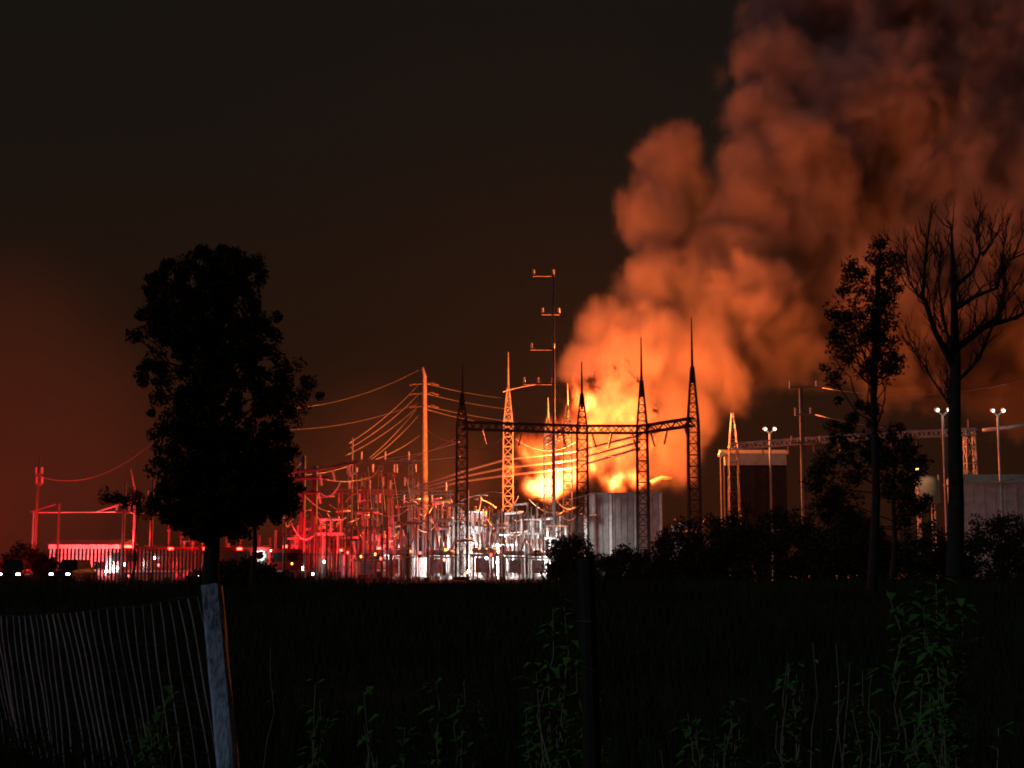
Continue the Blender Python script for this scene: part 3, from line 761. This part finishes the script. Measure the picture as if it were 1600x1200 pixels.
tag(g, 'stubby white mast at the left corner of the dark building', 'mast')
# tan storage tank
g = empty('storage_tank', G(1452, 118)); z1, z0 = Zat(748, 118), Zat(786, 118); z1 = max(z1, z0 + 1)
MB().lathe([(.95, 0), (.98, .05), (.98, z1 - z0 - .1), (.7, z1 - z0 + .15), (.1, z1 - z0 + .3)], 16, (0, 0, z0)).build('tank', 'tan', g, True)
for k in range(4):
    a = k * math.pi / 2 + .7; MB().tube([(.85 * math.cos(a), .85 * math.sin(a), 0), (.85 * math.cos(a), .85 * math.sin(a), z0 + .1)], .08, 6).build('leg', 'steel', g)
for s in (-1, 1): MB().tube([(s * 1.02, -.2, z0), (s * 1.02, -.2, z1 + .3)], .05, 6).build('side_pipe', 'paint_white', g)
tag(g, 'small tan upright tank on legs left of the bare tree trunk', 'tank')
lamp('tank_lamp_light', G(1440, 115.5, z1 + .6), (1, .62, .25), 70, .15)
g = empty('wall_lamp', G(1440, 116, 0)); MB().tube([(0, 0, 0), (0, 0, z1 + .8)], .05, 6).build('post', 'steel', g); MB().lathe([(.05, 0), (.16, .08), (.16, .2), (.05, .26)], 8, (0, -.1, z1 + .5)).build('lens', 'amber_lamp', g)
tag(g, 'small amber lamp on a post beside the tan tank', 'lamp')
# left palisade fence
g = empty('palisade_fence', (0, 0, 0))
pkm = None
a, b = G(68, 112), G(330, 114); n = 46
for k in range(n):
    p = a.lerp(b, k / (n - 1))
    if pkm is None:
        o = MB().box(-.075, .075, -.03, .03, 0, 2.7).build('picket', 'dark_steel', g); pkm = o.data
    else:
        o = bpy.data.objects.new('picket', pkm); col.objects.link(o); o.parent = g
    o.location = (p.x, p.y, .05)
for z in (.5, 2.3):
    MB().tube([(a.x, a.y + .07, z), (b.x, b.y + .07, z)], .04, 4).build('rail', 'steel', g)
tag(g, 'steel picket fence lit red and white at the left', 'fence')
# chain link boundary along the middle
g = empty('boundary_fence', (0, 0, 0)); pkm = None; a, b = G(400, 106), G(1035, 106)
n = 16
for k in range(n):
    p = a.lerp(b, k / (n - 1))
    if pkm is None:
        o = MB().tube([(0, 0, 0), (0, 0, 2.3)], .05, 6).build('post', 'dark_steel', g); pkm = o.data
    else:
        o = bpy.data.objects.new('post', pkm); col.objects.link(o); o.parent = g
    o.location = (p.x, p.y, 0)
MB().tube([a + Vector((0, 0, 2.25)), b + Vector((0, 0, 2.25))], .03, 5).build('rail', 'dark_steel', g)
mb = MB(); L_ = b.x - a.x; k = 0
while k * .30 < L_:
    x = a.x + k * .30
    mb.tube([(x, 106.06, .05), (min(x + 1.1, b.x), 106.06, 2.2)], .006, 3, False); mb.tube([(x, 106.07, 2.2), (min(x + 1.1, b.x), 106.07, .05)], .006, 3, False); k += 1
tag(mb.build('mesh', 'dark_steel', g), kind='stuff')
tag(g, 'low dark chain link fence along the front of the yard', 'fence')

# ================================================================== VEHICLES AND WORK LIGHTS
def wheel(parent, x, y, r):
    w_ = MB().tube([(x, y - .14, r), (x, y + .14, r)], r, 16).build('wheel', 'rubber', parent)
    s = -1 if y < 0 else 1
    MB().tube([(x, y + s * .145, r), (x, y + s * .16, r)], r * .55, 12).build('rim', 'chrome', w_)
def fire_engine(label, px, Y, rz, beacons=2600):
    g = empty('fire_engine', G(px, Y, .06), rz)
    MB().box(-4.4, 1.6, -1.22, 1.22, .75, 2.9).build('body', 'red_paint', g)
    cab = MB().box(1.65, 4.3, -1.2, 1.2, .7, 2.75, .96).build('cab', 'red_paint', g)
    MB().box(4.24, 4.32, -1.0, 1.0, 1.65, 2.5).build('windscreen', 'glass', cab)
    for s in (-1, 1):
        for x in (2.2, 3.4): MB().box(x - .45, x + .45, s * 1.215 - .02, s * 1.215 + .02, 1.7, 2.4).build('side_window', 'glass', cab)
        for k in range(4):
            d = MB().box(-4.1 + k * 1.4, -2.85 + k * 1.4, s * 1.24 - .02, s * 1.24 + .02, 1.0, 2.6).build('roller_door', 'chrome', g)
        MB().box(-4.3, 4.2, s * 1.23 - .005, s * 1.23 + .005, .78, .95).build('stripe', 'white_paint', g)
        MB().lathe([(.16, 0), (.14, .06)], 10, (4.3, s * .85, 1.1), (1, 0, 0)).build('headlight', 'white_lamp', g)
        for x in (-3.0, 3.0): wheel(g, x, s * 1.08, .52)
        MB().box(-4.46, -4.41, s * .95 - .12, s * .95 + .12, 1.1, 1.5).build('tail_light', 'red_lamp', g)
        for x in (-3.8, -1.0): MB().box(x - .2, x + .2, s * 1.25 - .03, s * 1.25 + .03, 2.66, 2.84).build('side_beacon', 'red_lamp', g)
    MB().box(4.1, 4.5, -1.2, 1.2, .5, .8).build('bumper', 'chrome', g)
    bar = MB().box(2.6, 3.0, -1.0, 1.0, 2.77, 2.85).build('light_bar', 'black_paint', g)
    for y in (-.7, 0, .7): MB().box(2.62, 2.98, y - .25, y + .25, 2.855, 3.05).build('beacon', 'red_lamp', bar)
    ld = MB(); [ld.tube([(-4, y, 3.05), (1.4, y, 3.05)], .04, 5) for y in (-.3, .3)]; [ld.tube([(-3.9 + k * .35, -.3, 3.05), (-3.9 + k * .35, .3, 3.05)], .025, 4) for k in range(15)]
    ld.build('ladder', 'chrome', g)
    tag(g, label, 'fire engine', 'fire engines in the yard')
    q = Matrix.Rotation(rz, 3, 'Z'); c = G(px, Y, .06)
    lamp('beacon_light', c + q @ Vector((2.8, 0, 3.5)), (1, .005, .008), beacons, .25)
    lamp('beacon_light', c + q @ Vector((-4.7, 0, 2.6)), (1, .005, .008), beacons * .6, .25)
fire_engine('fire engine with red beacons hidden behind the big dark tree', 392, 121, R(10), 5200)
fire_engine('fire engine with red beacons behind the left picket fence', 250, 121, R(185), 6500)
fire_engine('fire engine with red beacons between the middle switch stands', 545, 134, R(20), 8000)
fire_engine('fire engine with red beacons just beyond the far left edge', -70, 112, R(100), 14000)
def car(label, px, Y, rz, m, lamps):
    g = empty('parked_vehicle', G(px, Y, .02), rz)
    b = MB(); sec = [(-2.3, .55, 1.0), (-2.2, .45, 1.15), (-1.3, .4, 1.18), (1.1, .4, 1.1), (2.1, .42, .98), (2.3, .5, .8)]
    for x, z0, z1 in sec:
        for y, z in ((-.9, z0), (.9, z0), (.92, (z0 + z1) / 2 + .1), (.8, z1), (-.8, z1), (-.92, (z0 + z1) / 2 + .1)): b.v.append((x, y, z))
    for k in range(len(sec) - 1):
        for j in range(6): q = k * 6; b.f.append((q + j, q + (j + 1) % 6, q + 6 + (j + 1) % 6, q + 6 + j))
    b.f.append((5, 4, 3, 2, 1, 0)); q = (len(sec) - 1) * 6; b.f.append(tuple(q + j for j in range(6)))
    b.build('body', m, g)
    c = MB().box(-2.0, .9, -.78, .78, 1.14, 1.8, .78).build('cabin', 'glass', g)
    MB().box(-1.66, .56, -.6, .6, 1.79, 1.84).build('roof', m, c)
    for x in (-1.4, 1.45):
        for y in (-.82, .82): wheel(g, x, y, .36)
    for y in (-.62, .62):
        MB().box(2.26, 2.33, y - .13, y + .13, .74, .84).build('headlight', lamps, g)
        MB().box(-2.36, -2.29, y - .15, y + .15, .82, .98).build('tail_light', 'red_lamp', g)
    tag(g, label, 'vehicle', 'vehicles parked by the fence')
    return g
car('dark vehicle with white headlights at the far left, nearest the frame edge', 22, 104, R(-80), 'black_paint', 'white_lamp')
car('dark vehicle with cool headlights in front of the picket fence', 112, 106, R(-95), 'black_paint', 'blue_lamp')
def flood(label, px, py, Y, power, target, colr=(1, .95, .9), spot=98):
    g = empty('work_light', G(px, Y)); z = Zat(py, Y); d = (Vector(target) - G(px, Y, z)); d.normalize()
    for k in range(3):
        a = k * 2.1; MB().tube([(.7 * math.cos(a), .7 * math.sin(a), 0), (0, 0, z * .55)], .035, 5).build('leg', 'dark_steel', g)
    MB().tube([(0, 0, z * .5), (0, 0, z)], .04, 6).build('mast', 'dark_steel', g)
    h = MB().lathe([(.18, -.1), (.34, .05), (.36, .14)], 10, (0, 0, z), d).build('housing', 'black_paint', g)
    MB().lathe([(.31, .142), (.30, .16)], 10, (0, 0, z), d).build('lens', 'white_lamp', h)
    tag(g, label, 'work light', 'work lights on tripods')
    lamp('work_light_beam', G(px, Y, z) + d * .4, colr, power, .25, spot, target)
flood('work light on a tripod left of the first gantry column', 705, 862, 132, 9500, G(735, 150, .5))
flood('work light on a tripod right of the first gantry column', 772, 866, 133, 9500, G(800, 150, .5))
flood('work light on a tripod right of the lit lattice column', 838, 864, 132, 8500, G(880, 150, .5))
flood('work light on a tripod left of the tall lit pole base', 632, 868, 131, 1500, G(690, 150, .5))
flood('work light on a tripod aimed at the grey barrier wall', 905, 872, 126, 650, G(985, 141, 2))
flood('work light on a tripod behind the left picket fence', 150, 884, 116, 1500, G(140, 125, 2))
flood('cool work light on a tripod under the big dark tree', 405, 868, 119, 300, G(430, 128, 3), (.8, .9, 1))
flood('work light on a tripod in front of the far right building', 1560, 872, 113, 300, G(1570, 124, 3), (1, .72, .62))

# ================================================================== TREES AND BUSHES
def leaf_clump(mb, c, rad, n, size, rg):
    for _ in range(n):
        d = Vector((rg.gauss(0, 1), rg.gauss(0, 1), rg.gauss(0, 1)))
        d = d.normalized() * rad * rg.random() ** .45
        p = c + d
        u = Vector((rg.gauss(0, 1), rg.gauss(0, 1), rg.gauss(0, 1))).normalized(); v = u.orthogonal().normalized()
        s = size * rg.uniform(.6, 1.3)
        mb.face([p - u * s, p + v * s * .45, p + u * s, p - v * s * .45])
def limb(mb, a, b, r0, r1, rg, n=5, wob=.06):
    a, b = Vector(a), Vector(b); L_ = (b - a).length; pts = []; rs = []
    for k in range(n + 1):
        t = k / n; p = a.lerp(b, t)
        if 0 < k < n: p += Vector((rg.gauss(0, 1), rg.gauss(0, 1), rg.gauss(0, 1))) * L_ * wob
        pts.append(p); rs.append(r0 + (r1 - r0) * t)
    mb.tube(pts, rs, 7, False); return pts
def leafy_tree(name, label, trunk_px, Y, ybase, ytop, crowns, r0, size, per, seed, group=None, cat='tree', density=1.0):
    rg = random.Random(seed); root = empty(name, G(trunk_px, Y)); off = -G(trunk_px, Y)
    tb = MB(); lb = MB()
    base = G(trunk_px, Y); top = P(trunk_px + 12, ytop + 40, Y)
    tr_ = [base, base.lerp(top, .3) + Vector((.1, 0, 0)), base.lerp(top, .65) + Vector((-.15, .1, 0)), top]
    tb.tube([p + off for p in tr_], [r0 * 1.25, r0 * .9, r0 * .6, r0 * .15], 10, False)
    for (cx, cy_, rx, ry, n) in crowns:
        kx = Y / F
        c0 = P(cx, cy_, Y)
        for _ in range(int(n * density)):
            d = Vector((rg.gauss(0, 1), rg.gauss(0, 1), rg.gauss(0, 1))).normalized() * rg.random() ** .4
            p = c0 + Vector((d.x * rx * kx, d.y * (rx + ry) * .5 * kx, d.z * ry * kx))
            leaf_clump(lb, p + off, rg.uniform(.35, .8) * .66, int(per * 1.9), size * .62, rg)
            if rg.random() < .22:
                t = min(.95, max(.25, (p.z - base.z) / (top.z - base.z) - .15)); q = base.lerp(top, t)
                limb(tb, q + off, p + off, r0 * .22, .02, rg, 4)
    tb.build('trunk', 'bark', root, True); lb.build('crown', 'leaf', root)
    return tag(root, label, cat, group)
leafy_tree('broadleaf_tree', 'big dark leafy tree standing in front of the left yard', 328, 68, 900, 378,
    [(338, 428, 78, 54, 75), (335, 500, 105, 70, 120), (365, 590, 95, 75, 110), (330, 690, 95, 70, 110), (350, 775, 112, 62, 150), (400, 730, 62, 70, 60), (290, 760, 60, 60, 50), (240, 515, 40, 45, 20), (265, 450, 45, 50, 26), (425, 640, 40, 50, 22), (285, 640, 40, 60, 24), (335, 815, 62, 30, 40), (245, 600, 30, 50, 14), (440, 760, 34, 44, 24)], .34, .20, 46, 11)
leafy_tree('broadleaf_tree', 'loose leafy dark tree against the orange smoke', 1362, 62, 890, 362,
    [(1385, 395, 24, 30, 9), (1330, 440, 30, 36, 12), (1372, 470, 34, 60, 34), (1345, 530, 46, 55, 34), (1312, 480, 22, 40, 7), (1380, 560, 30, 40, 24), (1310, 580, 22, 50, 7), (1392, 420, 24, 30, 8), (1296, 520, 18, 40, 4)], .2, .17, 34, 5)
leafy_tree('broadleaf_tree', 'dark low tree filling the gap between leafy and bare trees', 1392, 78, 880, 640,
    [(1395, 720, 48, 60, 46), (1340, 690, 46, 70, 40), (1300, 760, 40, 60, 30), (1420, 780, 32, 50, 26)], .16, .2, 40, 6)
leafy_tree('broadleaf_tree', 'thin dark sapling beside the big dark tree', 392, 74, 895, 640,
    [(470, 600, 50, 45, 12), (400, 760, 50, 60, 34), (440, 690, 34, 50, 14)], .13, .18, 34, 8)
leafy_tree('small_tree', 'small round dark tree behind the left posts', 205, 100, 890, 760,
    [(185, 775, 26, 16, 12), (218, 790, 24, 24, 14)], .1, .18, 34, 9)
# bare tree
def bare_tree():
    rg = random.Random(3); Y = 60; root = empty('bare_tree', G(1493, Y)); off = -G(1493, Y)
    mb = MB()
    def poly(pts, r0, r1, twigs=4, dy=0.0):
        ps_ = []
        for k, (x, y) in enumerate(pts): ps_.append(P(x, y, Y + dy * k) + off)
        n = len(ps_); mb.tube(ps_, [r0 + (r1 - r0) * k / (n - 1) for k in range(n)], 8, False)
        for _ in range(int(twigs * 3.2)):
            k = rg.randrange(max(1, n // 3), n); a = ps_[k - 1].lerp(ps_[k], rg.random())
            d = (ps_[k] - ps_[k - 1]).normalized() * .6 + Vector((rg.uniform(-.7, .7), rg.uniform(-.7, .7), rg.uniform(.3, 1.1)))
            e_ = a + d.normalized() * rg.uniform(.8, 2.2)
            q = limb(mb, a, e_, r1 * .8 + .012, .008, rg, 4, .05)
            for _ in range(4):
                m_ = q[rg.randrange(1, 4)]
                limb(mb, m_, m_ + (d + Vector((rg.uniform(-.8, .8), rg.uniform(-.8, .8), .4))).normalized() * rg.uniform(.4, .9), .014, .006, rg, 3, .05)
    poly([(1492, 900), (1494, 780), (1491, 660), (1493, 560), (1491, 480), (1488, 410), (1487, 355)], .40, .04, 8)
    poly([(1491, 575), (1462, 520), (1442, 462), (1446, 400), (1452, 358)], .15, .03, 7, -.5)
    poly([(1490, 560), (1474, 500), (1466, 440), (1470, 380)], .10, .02, 6, .6)
    poly([(1494, 545), (1540, 510), (1585, 497), (1640, 470)], .16, .04, 8, .5)
    poly([(1560, 503), (1570, 450), (1566, 400), (1572, 362)], .08, .02, 6, .4)
    poly([(1494, 482), (1525, 462), (1558, 450), (1568, 410), (1610, 392)], .11, .03, 6, -.4)
    poly([(1492, 448), (1520, 424), (1532, 395), (1528, 348)], .11, .02, 6, .4)
    poly([(1535, 400), (1550, 380), (1548, 360)], .05, .015, 3, .2)
    poly([(1492, 600), (1530, 560), (1555, 500), (1590, 440)], .09, .02, 5, -.7)
    poly([(1442, 470), (1420, 440), (1412, 380)], .06, .015, 5, .4)
    poly([(1489, 640), (1455, 590), (1425, 540)], .07, .015, 5, .6)
    mb.build('trunk', 'bark', root, True)
    return tag(root, 'bare branched dark tree at the right edge', 'tree')
bare_tree()
def bush(label, px, Y, ybase, w_px, ytop, n, seed):
    rg = random.Random(seed); root = empty('bush', G(px, Y)); mb = MB(); k = Y / F; h = Zat(ytop, Y); w_ = w_px * k / 2
    st_ = MB()
    for _ in range(n):
        a = rg.uniform(0, 2 * math.pi); rr = rg.random() ** .5
        z = h * rg.random() ** .8 * math.sqrt(max(0.05, 1 - (rr * .92) ** 2))
        p = Vector((math.cos(a) * rr * w_, math.sin(a) * rr * min(w_, 3.5), z)); leaf_clump(mb, p, .6, 70, .14, rg)
        if rg.random() < .12: limb(st_, (p.x * .3, p.y * .3, 0), p, .04, .012, rg, 3)
    mb.build('foliage', 'leaf', root)
    limb(st_, (0, 0, 0), (0, 0, h * .7), .05, .015, rg, 3); st_.build('stems', 'bark', root)
    return tag(root, label, 'bush', 'dark bushes along the far side of the field')
bush('low dark bush under the right end of the barrier wall', 1090, 98, 0, 150, 800, 150, 21)
bush('wide dark bush under the dark brown building', 1200, 96, 0, 200, 790, 220, 22)
bush('dark bush at the foot of the leafy right tree', 1320, 92, 0, 150, 770, 220, 23)
bush('dark bush at the foot of the bare tree', 1450, 90, 0, 110, 818, 110, 24)
bush('dark bush at the right edge below the pale building', 1570, 92, 0, 190, 800, 190, 25)
bush('dark bush left of the grey barrier wall', 890, 99, 0, 80, 832, 80, 26)
bush('low dark bush in front of the grey barrier wall', 985, 97, 0, 190, 860, 150, 27)
bush('dark bush at the far left under the picket fence end', 42, 110, 0, 80, 852, 60, 28)
bush('dark bush at the foot of the big dark tree', 375, 78, 0, 140, 872, 80, 29)

# ================================================================== FIELD
def grass():
    rg = random.Random(17); mb = MB()
    def blade(x, y, h, w_, lean):
        a = rg.uniform(0, 6.283); dx, dy = math.cos(a) * lean * h, math.sin(a) * lean * h
        b = rg.uniform(0, 3.14); wx, wy = math.cos(b) * w_, math.sin(b) * w_
        i = len(mb.v); z = -.05
        mb.v += [(x - wx, y - wy, z), (x + wx, y + wy, z), (x + dx * .35 + wx * .7, y + dy * .35 + wy * .7, h * .55), (x + dx * .35 - wx * .7, y + dy * .35 - wy * .7, h * .55), (x + dx, y + dy, h)]
        mb.f += [(i, i + 1, i + 2, i + 3), (i + 3, i + 2, i + 4)]
    for _ in range(70000):
        y = 5 + 55 * rg.random() ** 1.6
        x = rg.uniform(-.52, .58) * y + rg.uniform(-2.5, 2.5)
        cl = .75 + .55 * mnoise.noise(Vector((x * .35, y * .35, 3))) + .5 * mnoise.noise(Vector((x * .09, y * .09, 7)))
        if cl < .25: continue
        blade(x, y, rg.uniform(.25, .75) * cl, rg.uniform(.003, .006) * (1 + y / 35), rg.uniform(.1, .7))
    for _ in range(60000):
        y = 58 + 43 * rg.random(); x = rg.uniform(-.52, .56) * y
        cl = .6 + .9 * max(0, mnoise.noise(Vector((x * .12, y * .12, 9))))
        blade(x, y, rg.uniform(.5, 1.25) * cl, rg.uniform(.01, .022), rg.uniform(.1, .5))
    o = mb.build('field_grass', 'grass'); tag(o, 'tall dark grass covering the field', 'grass', None, 'stuff')
grass()
def weed(label, px, Y, ytop, nst, spread, leaves, seed, leaf_len=.16, name='weed', leafmat='weed', stem_r=.006, droop=.4):
    rg = random.Random(seed); g = empty(name, G(px, Y)); h = Zat(ytop, Y); sb = MB(); lb = MB()
    for s in range(nst):
        a = rg.uniform(0, 6.28); tip = Vector((math.cos(a) * spread * rg.uniform(.3, 1), math.sin(a) * spread * rg.uniform(.3, 1), h * rg.uniform(.72, 1)))
        pts = limb(sb, (rg.uniform(-.04, .04), rg.uniform(-.04, .04), -.05), tip, stem_r, stem_r * .35, rg, 6, .02)
        for k in range(leaves):
            t = rg.uniform(.25, 1) * 5.99; i = int(t); p = pts[i].lerp(pts[i + 1], t - i)
            an = rg.uniform(0, 6.28); d = Vector((math.cos(an), math.sin(an), rg.uniform(.1, .9))).normalized(); L_ = leaf_len * rg.uniform(.6, 1.25)
            sd = d.cross(Vector((0, 0, 1))).normalized() * L_ * .14; m_ = p + d * L_ * .5; e_ = p + d * L_ - Vector((0, 0, L_ * droop))
            i0 = len(lb.v); lb.v += [tuple(p), tuple(m_ + sd), tuple(e_), tuple(m_ - sd)]; lb.f.append((i0, i0 + 1, i0 + 2, i0 + 3))
    sb.build('stems', 'stalk', g, True)
    if leaves: lb.build('leaves', leafmat, g)
    return tag(g, label, 'weed', 'weeds in the near field')
weed('large bushy green weed at right with drooping leaves', 1450, 7.2, 905, 9, .26, 46, 31, .17)
weed('dim green weed in the lower middle', 862, 6.6, 935, 6, .16, 34, 32, .13)
weed('small green weed behind the wire fence near the post', 245, 8.6, 1075, 5, .16, 30, 33, .13)
weed('low leafy weed at the bottom right corner', 1520, 6.6, 1090, 5, .22, 26, 34, .12)
weed('low leafy weed at the bottom centre right', 1130, 6.8, 1100, 5, .2, 24, 35, .12)
wd = random.Random(77)
for k in range(9):
    px = 450 + 130 * k + wd.uniform(-30, 30)
    weed(f'{ORD[k]} dim leafy weed of the near field, counting from the left', px, wd.uniform(6.2, 9.5), wd.uniform(1010, 1120), 4, .18, 22, 200 + k, .12)
for i, (px, Y, yt, lab) in enumerate(((1243, 6.4, 1040, 'thin pale stalk left of the tall curved stalk'), (1283, 7.0, 985, 'tall curved pale stalk in the lower right'), (1370, 6.2, 1060, 'bent pale stalk left of the bushy green weed'),
        (1505, 7.4, 975, 'straight pale stalk right of the bushy green weed'), (1020, 6.2, 1120, 'short pale stalk in the lower middle'), (1310, 7.6, 1010, 'forked thin stalk beside the tall curved stalk'),
        (395, 8.5, 960, 'thin arching stalk right of the wooden fence post'), (600, 6.5, 1150, 'short thin stalk at the bottom left of centre'), (945, 8.0, 925, 'straight thin stalk beside the dim green weed'), (1125, 6.2, 1090, 'seedy thin stalk near the bottom centre right'))):
    weed(lab, px, Y, yt, 1 + i % 2, .12, 3, 50 + i, .06, 'dry_stalk', 'stalk', .005)

# ================================================================== NEAR WIRE FENCE
g = empty('wire_fence', (0, 0, 0)); FY = 8.0
pt_, pb_ = P(331, 918, FY), P(358, 1215, FY - .35)
d = (pb_ - pt_).normalized(); pbot = pt_ + d * ((pt_.z + .1) / -d.z)
mb = MB(); rg = random.Random(2); n, K = 60, 20; ax = (pbot - pt_).normalized(); ux = Vector((1, 0, 0)); ux = (ux - ax * ux.dot(ax)).normalized(); uy = ax.cross(ux)
for k in range(n + 1):
    t = k / n; c_ = pt_.lerp(pbot, t)
    for j in range(K):
        a_ = 2 * math.pi * j / K; ca, sa = math.cos(a_), math.sin(a_)
        q = .054 / max(abs(ca), abs(sa)) ** .72 * (1 + .10 * t)
        q *= 1 + .10 * mnoise.noise(Vector((ca * 2.2, sa * 2.2, t * 5))) + .07 * mnoise.noise(Vector((ca * 7, sa * 7, t * 3 + 9)))
        if t < .2: q *= 1.05
        dz = .03 * mnoise.noise(Vector((ca * 3, sa * 3, 4))) if k == 0 else 0
        mb.v.append(tuple(c_ + ux * ca * q + uy * sa * q + Vector((0, 0, dz))))
for k in range(n):
    for j in range(K): q = k * K; mb.f.append((q + j, q + (j + 1) % K, q + K + (j + 1) % K, q + K + j))
mb.f.append(tuple(range(K))); po = mb.build('post', 'post_wood', g)
A0, A1 = pt_ + Vector((-.05, -.05, -.05)), P(-60, 962, 12.5)
nst = 36
def top_at(t):
    p = A0.lerp(A1, t); p.z -= .04 * math.sin(math.pi * t); return p
lean = Vector((pbot.x - pt_.x, 0, 0)) / pt_.z
for k in range(nst):
    t = (k + .4) / nst; p = top_at(t); hgt = p.z - .12; bl = 1 + .12 * math.sin(k * .9) + rg.uniform(-.05, .05); ph = k * .35 + rg.uniform(-.3, .3)
    pts = []
    for j in range(13):
        u = j / 12; q = p + Vector((lean.x * hgt * u * bl + .012 * math.sin(ph + u * 4) + .004 * math.sin(u * 11 + ph), 0, -hgt * u)); pts.append(q)
    MB().tube(pts, .0030 * rg.uniform(.6, 1.4) * (1 + t * .5), 5, False).build('stay_wire', 'fence_wire', g, True)
for j in range(9):
    u = (j / 8) ** .8; pts = []
    for k in range(17):
        t = k / 16; p = top_at(t); hgt = p.z - .12
        pts.append(p + Vector((lean.x * hgt * u, .004, -hgt * u + .012 * math.sin(k * 1.7 + j))))
    MB().tube(pts, .0011 if j else .0016, 5, False).build('line_wire', 'dark_steel', g, True)
tag(g, 'sagging woven wire fence with a leaning wooden post at lower left', 'fence')
g = empty('fence_post', G(925, 7.4)); h = Zat(872, 7.4)
MB().tube([(.02, 0, -.05), (0, 0, h * .5), (-.02, 0, h)], [.05, .048, .043], 9).build('post', 'bark', g)
MB().tube([(-.085, -.005, h * .8), (0, -.062, h * .8), (.085, -.005, h * .8)], .003, 5).build('staple', 'dark_steel', g)
tag(g, 'dark wooden fence post in the middle foreground', 'fence post')

# ================================================================== HAZE
mb = MB(); mb.box(-170, 170, -25, 260, -1.2, 112)
m, N, L, b = new_mat('night_haze'); N.remove(b)
pv = N.new('ShaderNodeVolumePrincipled'); pv.inputs['Color'].default_value = (.9, .88, .86, 1); pv.inputs['Density'].default_value = .00004
L.new(pv.outputs[0], N['Material Output'].inputs['Volume'])
tag(mb.build('haze', m), 'thin smoky night air over the whole place', 'haze', None, 'stuff')
